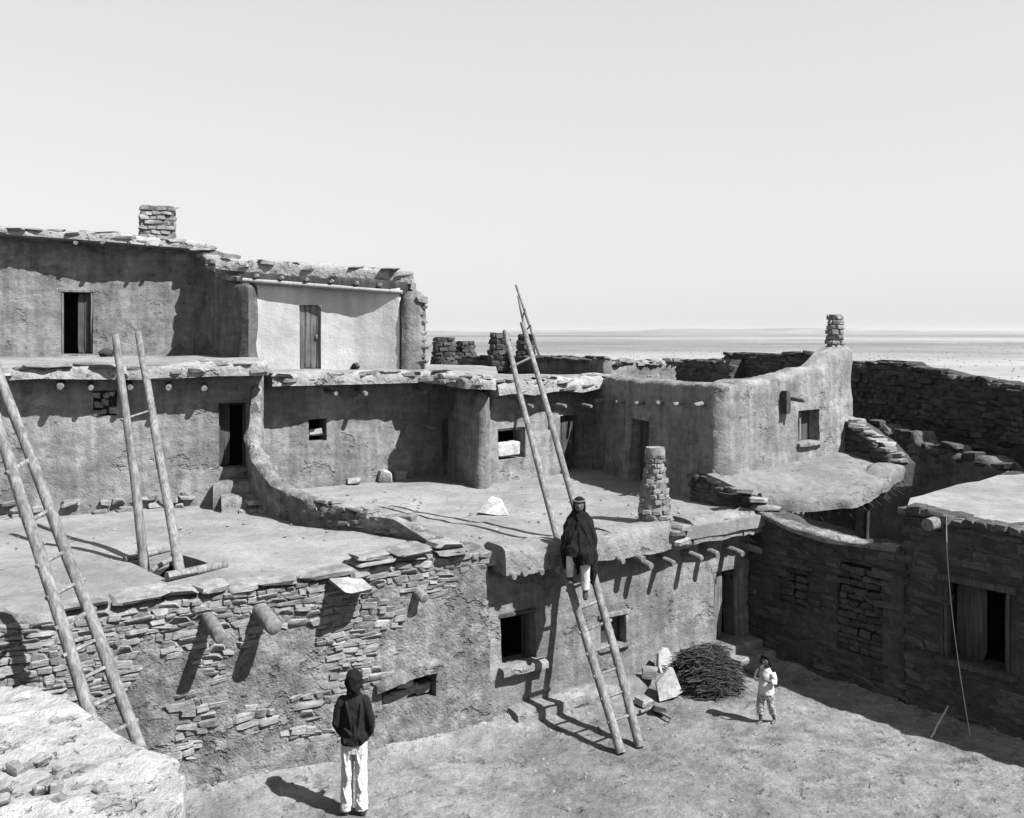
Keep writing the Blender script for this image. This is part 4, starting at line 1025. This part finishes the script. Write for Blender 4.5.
# ------------------------------------------------------------------ LOOSE THINGS
# brushwood pile
rs = random.Random(21); V = []; Fc = []
bc = Vector((3.05, 14.75, 0))
def bh(x, y): return (.64 + .2 * nz(x * 3, y * 3, 0, 2)) * max(0, 1 - (x / .5) ** 2 - (y / .5) ** 2) ** .45
for i in range(2600):
    x, y = rs.uniform(-.48, .48), rs.uniform(-.5, .5)
    h_ = bh(x, y)
    if h_ <= 0: continue
    z = h_ * rs.uniform(.1, 1.0) ** .5
    an = rs.gauss(.1, .5); ln = rs.uniform(.1, .34) if i % 9 else rs.uniform(.3, .6)
    d = Vector((math.cos(an), math.sin(an) * .7 - .2, rs.uniform(-.25, .25) - .5 * x)).normalized()
    p = bc + Vector((x, y, z)); a, b = p - d * ln / 2, p + d * ln / 2
    a.z = max(.02, a.z); b.z = max(.02, b.z)
    m1 = a.lerp(b, .35) + Vector((rs.uniform(-.03, .03), rs.uniform(-.03, .03), rs.uniform(-.02, .04))); m2 = a.lerp(b, .7) + Vector((rs.uniform(-.03, .03), rs.uniform(-.03, .03), rs.uniform(-.02, .04)))
    r_ = rs.uniform(.003, .008) if i % 5 else rs.uniform(.01, .022)
    v_, f_ = tube_geo([a, m1, m2, b], [r_, r_ * .95, r_ * .8, r_ * .4], 4); k0 = len(V); V += v_; Fc += [[x_ + k0 for x_ in f] for f in f_]
tw = mk('brushwood_pile', V, Fc, M_BRUSH, None, label='dark heap of brushwood against the house wall below the doorway', cat='brushwood')
# split sticks by the slabs
def loose_slab(name, label, base, w_, h_, t_, lean, rz, mat, cat, outline):
    V = []; m = len(outline); Fc = []
    c, s_ = math.cos(rz), math.sin(rz)
    for of in (0, t_):
        for (x, z) in outline:
            jx = random.uniform(-.012, .012)
            X, Y, Z = x * w_ + jx, of + z * h_ * math.sin(lean), z * h_ * math.cos(lean)
            V.append(Vector(base) + Vector((X * c - Y * s_, X * s_ + Y * c, Z)))
    Fc = [list(range(m)), list(range(m, 2 * m))] + [[i, (i + 1) % m, m + (i + 1) % m, m + i] for i in range(m)]
    return mk(name, V, Fc, mat, None, smooth=20, label=label, cat=cat)
q = ON(667, 671, .36)
loose_slab('stone_slab', 'rounded pale stone slab leaning upright above the angular slab', AT(667, 674, 14.9), .3, .4, .05, .18, .45, M_STONE_P, 'slab', [(-.35, 0), (-.5, .35), (-.42, .8), (-.1, 1.0), (.3, .92), (.5, .55), (.45, .2), (.15, 0)])
loose_slab('stone_slab', 'angular white stone slab propped beside the brushwood pile', AT(671, 701, 14.2), .4, .47, .06, .45, .15, M_STONE_P, 'slab', [(-.45, 0), (-.5, .55), (.1, 1.0), (.25, .98), (.5, .25), (.2, .12)])
for i, (x0, y0, x1, y1, lb_) in enumerate(((650, 706, 672, 719, 'short stick lying below the white slab'), (640, 712, 662, 704, 'short stick pointing towards the bench'))):
    a, b = ON(x0, y0, .06), ON(x1, y1, .04); t = pole('wood_stick', None, a, b, .028, .02, M_WOOD, n=5); tag(t, lb_, 'stick', 'sticks by the bench')
a, b = ON(931, 738, .02), ON(948, 706, .25)
tag(pole('leaning_stick', None, a, AT(948, 706, a.y + .35), .014, .01, M_ROPE, n=6), 'thin pale stick standing in the shadow edge at lower right', 'stick')
p = ON(492, 515, TZ)
loose_slab('terrace_slab', 'white triangular stone slab tilted on the roof terrace', (p.x, p.y, TZ), .55, .36, .07, .75, -.35, M_STONE_P, 'slab', [(-.5, .1), (-.2, 1.0), (.1, .9), (.5, .05), (.2, 0)])
for (px_, py_, s_, m_, lb_) in ((354, 483, (.34, .26, .14), M_STONE_P, 'pale flat stone in front of the dark bundle on the terrace'), (385, 481, (.3, .26, .24), M_STONE_P, 'upright pale stone by the wall foot, middle of three'), (402, 479, (.26, .22, .2), M_STONE, 'grey stone by the wall foot nearest the buttress')):
    p = ON(px_, py_, TZ); o = stone(None, (p.x, p.y, TZ + s_[2] * .45), s_, random.uniform(0, 3), .1, m_, 'terrace_stone'); tag(o, lb_, 'stone')
def lump(name, label, cat, loc, size, mat, seed):
    bm = bmesh.new(); bmesh.ops.create_icosphere(bm, subdivisions=3, radius=1)
    for v in bm.verts:
        v.co *= 1 + .35 * nz(v.co.x * 1.5, v.co.y * 1.5, v.co.z * 1.5, seed) + .15 * nz(v.co.x * 5, v.co.y * 5, v.co.z * 5, seed)
        v.co = Vector((v.co.x * size[0], v.co.y * size[1], max(0, v.co.z * size[2] + size[2] * .6))) + Vector(loc)
    return mkbm(name, bm, mat, None, label=label, cat=cat)
for i, (px_, py_, s_, lb_) in enumerate(((650, 690, (.12, .1, .08), 'rough stone on the bench end beside the white slab'), (645, 704, (.12, .1, .07), 'rough stone on the ground below the bench end'), (661, 712, (.12, .09, .06), 'small stone lying in front of the white angular slab'), (689, 693, (.08, .08, .08), 'small stone between the white slab and the brushwood'))):
    p = ON(px_, py_, .05); o = stone(None, (p.x, p.y + .1, .06 if i else .3), tuple(2 * k for k in s_), .7 * i, .2, M_STONE, 'loose_rock', .15); tag(o, lb_, 'rock', 'rocks at the bench end')
p = ON(357, 478, TZ); lump('cloth_bundle', 'dark bundle lying at the foot of the tiny-windowed wall', 'bundle', (p.x, p.y + .2, TZ), (.22, .17, .14), M_COAT, 1.)
p = AT(106, 353, 20.9); lump('dark_pot', 'dark rounded pot outside the top-storey doorway at left', 'pot', (p.x, p.y, 5.05), (.16, .16, .12), M_DARK, 2.)
p = AT(356, 367, 20.85); lump('dark_basket', 'dark basket on the ledge of the whitewashed recess', 'basket', (p.x, p.y, 4.77), (.12, .12, .1), M_DARK, 3.)
p = ON(392, 728, 0); lump('fallen_plaster', 'pale heap of fallen plaster at the wall foot right of the man', 'plaster heap', (p.x - .05, p.y + .12, -.03), (.38, .3, .26), M_ADOBE2, 5.)

# ground litter: pebbles and chips
rs = random.Random(33); V = []; Fc = []
OCT = [(1, 0, 0), (-1, 0, 0), (0, 1, 0), (0, -1, 0), (0, 0, 1), (0, 0, -1)]
OF = [(0, 2, 4), (2, 1, 4), (1, 3, 4), (3, 0, 4), (2, 0, 5), (1, 2, 5), (3, 1, 5), (0, 3, 5)]
for i in range(3200):
    x, y = rs.uniform(-2.2, 8), rs.uniform(7, 15.8)
    if rs.random() < .35:
        a, b = rs.choice(FEET); t_ = rs.random(); e_ = rs.random() ** 2 * .7; x = lerp(a[0], b[0], t_) + e_ * .1; y = lerp(a[1], b[1], t_) - e_
    r_ = .007 + .034 * rs.random() ** 5
    z = gz(x, y)
    k0 = len(V)
    for c in OCT: V.append((x + c[0] * r_ * rs.uniform(.7, 1.6), y + c[1] * r_ * rs.uniform(.7, 1.6), z + c[2] * r_ * .7))
    Fc += [[a + k0 for a in f] for f in OF]
tag(mk('pebbles', V, Fc, M_STONE, None, smooth=0), 'scattered pebbles and chips on the courtyard earth', 'pebbles', kind='stuff')
V = []; Fc = []
for i in range(900):
    x, y = rs.uniform(-8, 4), rs.uniform(10.5, 20)
    if y < 13.8 + .62 * x + .35 or y > 17.2 + .3 * x + (2 if x > -4.5 else 0) or abs(x + 4.75) < .5 and abs(y - 12.8) < .8: continue
    r_ = .008 + .035 * rs.random() ** 4; k0 = len(V)
    for c in OCT: V.append((x + c[0] * r_ * rs.uniform(.7, 1.6), y + c[1] * r_ * rs.uniform(.7, 1.6), TZ + .015 + c[2] * r_ * .6))
    Fc += [[a + k0 for a in f] for f in OF]
tag(mk('roof_gravel', V, Fc, M_STONE, None, smooth=0), 'scattered clay crumbs on the roof terrace', 'gravel', kind='stuff')

# ------------------------------------------------------------------ PEOPLE
def blob_mesh(name, parent, parts, mat, voxel=.012, smooth=4, root=Vector((0, 0, 0)), rz=0., sc=1., sx=1., folds=0., fs=.09):
    """one continuous surface from overlapping tapered limbs and ellipsoids, fused by voxel remesh"""
    V = []; Fc = []
    def add(v_, f_):
        k = len(V); V.extend(v_); Fc.extend([[a + k for a in f] for f in f_])
    for p in parts:
        if p[0] == 'e':
            _, c, r = p[:3]; rot = Matrix.Rotation(p[3], 3, p[4]) if len(p) > 3 else Matrix.Identity(3)
            bm = bmesh.new(); bmesh.ops.create_icosphere(bm, subdivisions=3, radius=1)
            bm.verts.index_update()
            add([Vector(c) + rot @ Vector((v.co.x * r[0], v.co.y * r[1], v.co.z * r[2])) for v in bm.verts], [[x.index for x in f.verts] for f in bm.faces]); bm.free()
        else:
            _, pts, rad = p[:3]; fl = p[3] if len(p) > 3 else None
            # elliptic loft: rad entries are r or (rx, ry)
            pts = [Vector(q) for q in pts]; n = 16; v_ = []; f_ = []
            for i, q in enumerate(pts):
                t = (pts[min(i + 1, len(pts) - 1)] - pts[max(0, i - 1)]).normalized()
                rr = rad[i] if isinstance(rad[i], tuple) else (rad[i], rad[i])
                ax = Vector((1, 0, 0)); ax = (ax - t * ax.dot(t))
                if ax.length < .3: ax = Vector((0, 1, 0)); ax = ax - t * ax.dot(t)
                ax.normalize(); ay = t.cross(ax).normalized()
                for j in range(n):
                    an = 2 * math.pi * j / n; v_.append(q + ax * math.cos(an) * rr[0] + ay * math.sin(an) * rr[1])
            for i in range(len(pts) - 1):
                for j in range(n):
                    a, b = i * n + j, i * n + (j + 1) % n; f_.append([a, b, b + n, a + n])
            f_.append(list(range(n))[::-1]); f_.append(list(range(len(v_) - n, len(v_))))
            add(v_, f_)
    M = Matrix.Translation(root) @ Matrix.Rotation(rz, 4, 'Z') @ Matrix.Scale(sc, 4) @ Matrix.Diagonal((sx, 1, 1, 1))
    o = mk(name, [M @ v for v in V], Fc, mat, parent, smooth=0)
    r = o.modifiers.new('fuse', 'REMESH'); r.mode = 'VOXEL'; r.voxel_size = voxel * sc; r.use_smooth_shade = True
    if smooth:
        s_ = o.modifiers.new('soften', 'SMOOTH'); s_.factor = .5; s_.iterations = smooth
    if folds:
        tx = bpy.data.textures.new('folds', 'STUCCI'); tx.noise_scale = fs; tx.turbulence = 12; tx.noise_type = 'SOFT_NOISE'
        dm = o.modifiers.new('folds', 'DISPLACE'); dm.texture = tx; dm.strength = folds; dm.mid_level = .5; dm.texture_coords = 'LOCAL'
        s2_ = o.modifiers.new('soften_folds', 'SMOOTH'); s2_.factor = .5; s2_.iterations = 2
    return o

def hand(wr, d, side, palm, curl=.5, s=1.):
    """palm and five fingers; wr wrist, d pointing direction, side towards the thumb, palm palm normal"""
    wr, d, side, palm = Vector(wr), Vector(d).normalized(), Vector(side).normalized(), Vector(palm).normalized()
    P = [('l', [wr, wr + d * .045 * s, wr + d * .085 * s], [(.022 * s, .026 * s), (.024 * s, .036 * s), (.018 * s, .036 * s)])]
    for k, (o_, ln) in enumerate(((.03, .068), (.011, .078), (-.009, .072), (-.028, .055))):
        a = wr + d * .08 * s + side * o_ * s; c1 = d + palm * curl * .5; c2 = d * (1 - curl) + palm * curl
        b = a + c1.normalized() * ln * .5 * s; c = b + c2.normalized() * ln * .5 * s
        P.append(('l', [a, b, c], [.0095 * s, .009 * s, .0075 * s]))
    a = wr + d * .03 * s + side * .024 * s; b = a + (side * .8 + d * .6 + palm * .3).normalized() * .04 * s; c = b + (side * .25 + d + palm * .3).normalized() * .033 * s
    P.append(('l', [a, b, c], [.013 * s, .011 * s, .008 * s]))
    return P

# --- standing man, seen from behind (faces +Y)
mp = Vector((-1.83, 10.9, 0.0))
man = thing('person', 'person seen from behind in dark jacket and white trousers', 'person', mp)
body = [('e', (0, 0, 1.575), (.075, .095, .108)), ('e', (0, .095, 1.565), (.014, .02, .022)), ('e', (-.077, 0, 1.565), (.012, .022, .03)), ('e', (.077, 0, 1.565), (.012, .022, .03)),
        ('l', [(0, -.01, 1.36), (0, 0, 1.47), (0, .01, 1.54)], [.07, .055, .052]),
        ('l', [(0, 0, .85), (0, 0, 1.0), (0, 0, 1.2), (0, 0, 1.35), (0, 0, 1.41)], [(.15, .1), (.14, .095), (.165, .105), (.16, .09), (.08, .06)])]
for s_ in (-1, 1):
    body += [('l', [(s_ * .17, -.01, 1.35), (s_ * .215, -.02, 1.1), (s_ * .18, .1, .9)], [.045, .04, .028]),
             ('l', [(s_ * .085, 0, .88), (s_ * .095, .01, .48), (s_ * .1, -.01, .09)], [.08, .055, .036]),
             ('l', [(s_ * .1, -.04, .045), (s_ * .105, .06, .04), (s_ * .115, .16, .025)], [(.035, .04), (.038, .035), (.03, .02)])]
    body += hand((s_ * .175, .115, .885), (-.2 * s_, .75, -.6), (-s_ * .5, .6, .5), (-s_, 0, -.2), .55)
blob_mesh('body', man, body, M_SKIN, .008, 3, mp, sx=.84)
hair = [('e', (0, -.02, 1.595), (.103, .112, .098)), ('e', (0, -.05, 1.53), (.1, .08, .09)), ('e', (0, -.065, 1.46), (.085, .055, .075)), ('e', (.03, -.1, 1.5), (.05, .04, .05)),
        ('e', (-.085, -.01, 1.54), (.028, .055, .07)), ('e', (.085, -.01, 1.54), (.028, .055, .07))]
blob_mesh('hair', man, hair, M_HAIR, .009, 2, mp, sx=.95, folds=.02, fs=.05)
jk = [('l', [(0, 0, .85), (0, 0, .9), (0, 0, 1.0), (0, 0, 1.2), (0, 0, 1.33), (0, -.005, 1.39), (0, -.005, 1.435)], [(.188, .135), (.192, .14), (.182, .13), (.19, .13), (.175, .115), (.125, .09), (.085, .08)])]
for s_ in (-1, 1):
    jk += [('e', (s_ * .15, -.005, 1.33), (.075, .07, .065)), ('l', [(s_ * .165, -.01, 1.335), (s_ * .215, -.03, 1.2), (s_ * .24, -.035, 1.08), (s_ * .215, .04, .97), (s_ * .185, .095, .905)], [.064, .06, .057, .05, .045])]
for (x0, z0, x1, z1) in ((-.1, 1.36, -.02, 1.0), (.11, 1.34, .05, .98), (.0, 1.2, .02, .88), (-.13, 1.05, .0, .95), (.15, 1.0, .02, .9), (-.12, .93, -.13, .86), (.1, .95, .12, .86)):
    jk.append(('l', [(x0, -.105, z0), ((x0 + x1) / 2 + .02, -.128, (z0 + z1) / 2), (x1, -.122, z1)], [.012, .02, .012]))
blob_mesh('jacket', man, jk, M_COAT, .009, 3, mp, sx=.84, folds=.02, fs=.12)
tr = [('l', [(0, 0, .74), (0, 0, .84), (0, 0, .93)], [(.155, .11), (.165, .12), (.155, .115)])]
for s_ in (-1, 1):
    tr += [('l', [(s_ * .082, 0, .86), (s_ * .088, .01, .6), (s_ * .094, .0, .35), (s_ * .1, -.005, .07)], [(.088, .1), (.08, .09), (.078, .08), (.083, .085)])]
for s_ in (-1, 1):
    for (x0, z0, x1, z1) in ((.03, .8, .1, .55), (.12, .75, .07, .45), (.05, .5, .12, .25), (.13, .35, .06, .14), (.04, .22, .13, .1)):
        tr.append(('l', [(s_ * x0, -.09, z0), (s_ * (x0 + x1) / 2, -.095, (z0 + z1) / 2), (s_ * x1, -.085, z1)], [.008, .014, .008]))
blob_mesh('trousers', man, tr, M_COTTON, .009, 3, mp, sx=.9, folds=.018, fs=.12)
for s_ in (-1, 1):
    blob_mesh('shoe', man, [('l', [(s_ * .1, -.06, .04), (s_ * .105, .06, .045), (s_ * .118, .18, .03)], [(.042, .045), (.046, .042), (.035, .025)]), ('l', [(s_ * .1, -.03, .03), (s_ * .1, -.03, .12)], [.045, .042])], M_LEATHER, .01, 2, mp)

# --- child walking towards the left, hand at the mouth (faces the camera, turned left)
cp = Vector((3.63, 13.42, 0.0)); crz = R(138); csc = 1.0
ch = thing('person', 'small child in pale shirt and patterned trousers, hand raised to the mouth', 'person', cp)
# local: faces +Y; height 1.02
cb_ = [('e', (0, 0, .915), (.068, .08, .098)), ('e', (0, .08, .9), (.011, .016, .016)), ('e', (-.068, 0, .905), (.01, .018, .024)), ('e', (.068, 0, .905), (.01, .018, .024)), ('e', (0, .068, .87), (.022, .012, .008)),
       ('e', (.026, .072, .922), (.012, .008, .008)), ('e', (-.026, .072, .922), (.012, .008, .008)),
       ('l', [(0, 0, .78), (0, .005, .88)], [.036, .036]),
       ('l', [(0, 0, .46), (0, 0, .56), (0, -.005, .7), (0, 0, .79)], [(.085, .07), (.09, .075), (.095, .065), (.05, .04)]),
       ('l', [(.1, 0, .745), (.135, .03, .62), (.06, .12, .74), (.035, .115, .8)], [.03, .027, .022, .018]),
       ('l', [(-.1, 0, .745), (-.14, .03, .63), (-.08, .14, .68)], [.03, .027, .02]),
       ('l', [(.055, 0, .5), (.065, .07, .27), (.065, .04, .05)], [.055, .038, .024]),
       ('l', [(-.055, 0, .5), (-.065, -.02, .27), (-.07, -.11, .06)], [.055, .038, .024]),
       ('l', [(.065, .02, .03), (.07, .09, .022), (.075, .13, .016)], [(.024, .026), (.026, .022), (.02, .014)]),
       ('l', [(-.07, -.13, .045), (-.072, -.06, .024), (-.074, -.02, .016)], [(.024, .026), (.026, .022), (.02, .014)])]
cb_ += hand((.035, .115, .79), (-.25, -.1, .9), (-1, .1, 0), (0, -1, 0), .7, .62)
cb_ += hand((-.08, .14, .68), (.75, .4, .3), (0, .2, 1), (0, -1, 0), .6, .62)
blob_mesh('body', ch, cb_, M_SKIN, .007, 2, cp, crz, csc)
blob_mesh('hair', ch, [('e', (0, -.015, .945), (.082, .088, .088)), ('e', (0, -.045, .88), (.074, .05, .08)), ('e', (-.066, .0, .9), (.02, .05, .06)), ('e', (.066, .0, .9), (.02, .05, .06)), ('e', (0, .055, .985), (.06, .03, .025))], M_HAIR, .008, 3, cp, crz, csc)
blob_mesh('shirt', ch, [('l', [(0, 0, .44), (0, 0, .52), (0, 0, .62), (0, 0, .71), (0, 0, .78), (0, 0, .81)], [(.118, .1), (.115, .098), (.108, .088), (.11, .08), (.075, .058), (.045, .045)]),
    ('l', [(.09, 0, .75), (.125, .015, .68), (.138, .03, .625), (.105, .075, .675)], [.045, .046, .042, .036]), ('l', [(-.09, 0, .75), (-.13, .015, .68), (-.142, .03, .635), (-.115, .085, .655)], [.045, .046, .042, .036])], M_COTTON, .007, 2, cp, crz, csc, folds=.016, fs=.06)
blob_mesh('trousers', ch, [('l', [(0, 0, .38), (0, 0, .48), (0, 0, .5)], [(.1, .085), (.105, .09), (.1, .085)]), ('l', [(.055, 0, .47), (.066, .06, .29), (.067, .052, .15)], [.064, .055, .05]), ('l', [(-.055, 0, .47), (-.066, -.015, .29), (-.07, -.07, .15)], [.064, .055, .05])], M_PRINT, .009, 2, cp, crz, csc)

# --- figure wrapped in a dark blanket seated on the ladder at the parapet
sp_ = Vector((.97, 13.55, 2.45)); srz = R(180 - 4)
sf = thing('person', 'seated figure wrapped in a black blanket on the tall ladder', 'person', sp_)
# local: faces +Y, seat at z=0
sb = [('e', (0, .06, .665), (.07, .088, .105)), ('e', (0, .15, .655), (.014, .02, .022)), ('e', (0, .135, .615), (.024, .014, .009)), ('e', (.028, .138, .678), (.014, .009, .009)), ('e', (-.028, .138, .678), (.014, .009, .009)), ('e', (-.072, .05, .655), (.011, .02, .028)), ('e', (.072, .05, .655), (.011, .02, .028)),
      ('l', [(0, .01, .46), (0, .04, .6)], [.055, .05]),
      ('l', [(0, -.04, .02), (0, -.03, .2), (0, 0, .4), (0, .01, .5)], [(.15, .11), (.14, .1), (.16, .1), (.08, .06)]),
      ('l', [(.15, 0, .43), (.17, .03, .22), (.06, .13, .22)], [.045, .04, .03]), ('l', [(-.15, 0, .43), (-.17, .03, .22), (-.06, .13, .22)], [.045, .04, .03]),
      ('l', [(.09, -.02, .05), (.12, .26, .02), (.13, .22, -.26), (.13, .2, -.36)], [.075, .058, .042, .034]),
      ('l', [(-.09, -.02, .04), (-.09, .27, -.08), (-.085, .27, -.4), (-.085, .26, -.54)], [.075, .058, .042, .034])]
sb += hand((.06, .13, .22), (-.9, .1, .1), (0, .2, 1), (0, -1, 0), .6) + hand((-.06, .13, .22), (.9, .1, -.1), (0, .2, 1), (0, -1, 0), .6)
blob_mesh('body', sf, sb, M_SKIN, .008, 2, sp_, srz)
blob_mesh('hair', sf, [('e', (0, .03, .70), (.084, .092, .088)), ('e', (0, .0, .63), (.078, .07, .1)), ('e', (-.074, .04, .64), (.02, .05, .085)), ('e', (.074, .04, .64), (.02, .05, .085)), ('e', (0, .11, .755), (.055, .03, .022))], M_HAIR, .009, 3, sp_, srz)
V, Fc = tube_geo([sp_ + Matrix.Rotation(srz, 3, 'Z') @ Vector((.088 * math.cos(a), .048 + .104 * math.sin(a), .735 - .004 * math.sin(a))) for a in [2 * math.pi * i / 24 for i in range(25)]], [.013] * 25, 6)
mk('headband', V, Fc, M_PLANK, sf)
blk_ = [('l', [(0, .06, -.06), (0, .08, .02), (0, .075, .14), (0, .05, .27), (0, .025, .38), (0, .015, .47), (0, .025, .53), (0, .035, .575), (0, .035, .59)], [(.235, .24), (.25, .26), (.25, .245), (.24, .205), (.22, .165), (.19, .135), (.135, .105), (.085, .085), (.072, .075)]),
        ('l', [(.07, .14, .1), (.1, .3, .06), (.11, .31, -.02)], [.13, .1, .08]), ('l', [(-.06, .14, .08), (-.09, .32, -.02), (-.1, .335, -.12)], [.14, .11, .085]),
        ('l', [(-.19, .06, .1), (-.205, .12, -.12), (-.2, .17, -.32), (-.185, .19, -.43)], [(.06, .15), (.055, .15), (.045, .13), (.02, .06)]),
        ('l', [(.0, .2, .0), (.015, .23, -.16), (.02, .23, -.3)], [(.07, .06), (.045, .05), (.02, .03)]),
        ('l', [(.21, .06, .15), (.225, .1, -.02), (.2, .14, -.24)], [(.05, .14), (.045, .15), (.02, .08)]),
        ('l', [(0, -.1, .3), (0, -.15, .05), (0, -.13, -.1)], [(.2, .06), (.22, .06), (.2, .04)])]
for (pa, pb, pc_, r_) in (((.05, .13, .54), (-.1, .24, .3), (-.2, .25, .02), .022), ((-.04, .12, .55), (.06, .25, .3), (.17, .3, .04), .02), ((.12, .1, .5), (.2, .18, .28), (.22, .22, .0), .02), ((-.14, .08, .48), (-.2, .18, .25), (-.21, .24, -.1), .022), ((.0, .13, .52), (-.01, .28, .25), (-.02, .35, -.05), .02), ((-.18, .0, .4), (-.24, .08, .2), (-.23, .14, -.2), .022), ((.19, .0, .38), (.245, .06, .18), (.235, .1, -.1), .02)):
    pa, pb, pc_ = Vector(pa), Vector(pb), Vector(pc_)
    blk_.append(('l', [pa, pa.lerp(pb, .5) + Vector((0, .012, 0)), pb, pb.lerp(pc_, .5) + Vector((0, .012, 0)), pc_], [r_ * .5, r_, r_ * 1.2, r_ * 1.1, r_ * .7]))
blob_mesh('blanket', sf, blk_, M_BLACK, .01, 3, sp_, srz, folds=.035, fs=.1)
blob_mesh('legging', sf, [('l', [(.118, .25, .0), (.13, .235, -.16), (.13, .21, -.32)], [.064, .058, .05])], M_COTTON, .009, 2, sp_, srz)
blob_mesh('legging', sf, [('l', [(-.09, .28, -.1), (-.086, .275, -.3), (-.085, .265, -.49)], [.064, .062, .06])], M_COTTON, .009, 2, sp_, srz)
for (x, y, z) in ((.13, .2, -.37), (-.085, .26, -.56)):
    blob_mesh('moccasin', sf, [('l', [(x, y - .06, z), (x, y + .05, z - .01), (x, y + .15, z - .025)], [(.038, .042), (.042, .036), (.03, .02)]), ('l', [(x, y - .01, z), (x, y - .01, z + .09)], [.04, .04])], M_LEATHER, .009, 2, sp_, srz)

# ------------------------------------------------------------------ haze over the plain
hz_ = bpy.data.materials.new('haze_air'); hz_.use_nodes = True
t = hz_.node_tree; t.nodes.clear()
vo = t.nodes.new('ShaderNodeVolumePrincipled'); vo.inputs['Color'].default_value = (.78, .78, .78, 1); vo.inputs['Density'].default_value = 4.5e-5; vo.inputs['Anisotropy'].default_value = .2
oo = t.nodes.new('ShaderNodeOutputMaterial'); t.links.new(vo.outputs[0], oo.inputs['Volume'])
bx = 15000
V = [(x, y, z) for z in (-2.5, 45) for (x, y) in ((-bx, -bx), (bx, -bx), (bx, bx), (-bx, bx))]
Fc = [[3, 2, 1, 0], [4, 5, 6, 7], [0, 1, 5, 4], [1, 2, 6, 5], [2, 3, 7, 6], [3, 0, 4, 7]]
tag(mk('haze', V, Fc, hz_, None, smooth=0), 'pale haze over the distant plain', 'haze', kind='stuff')
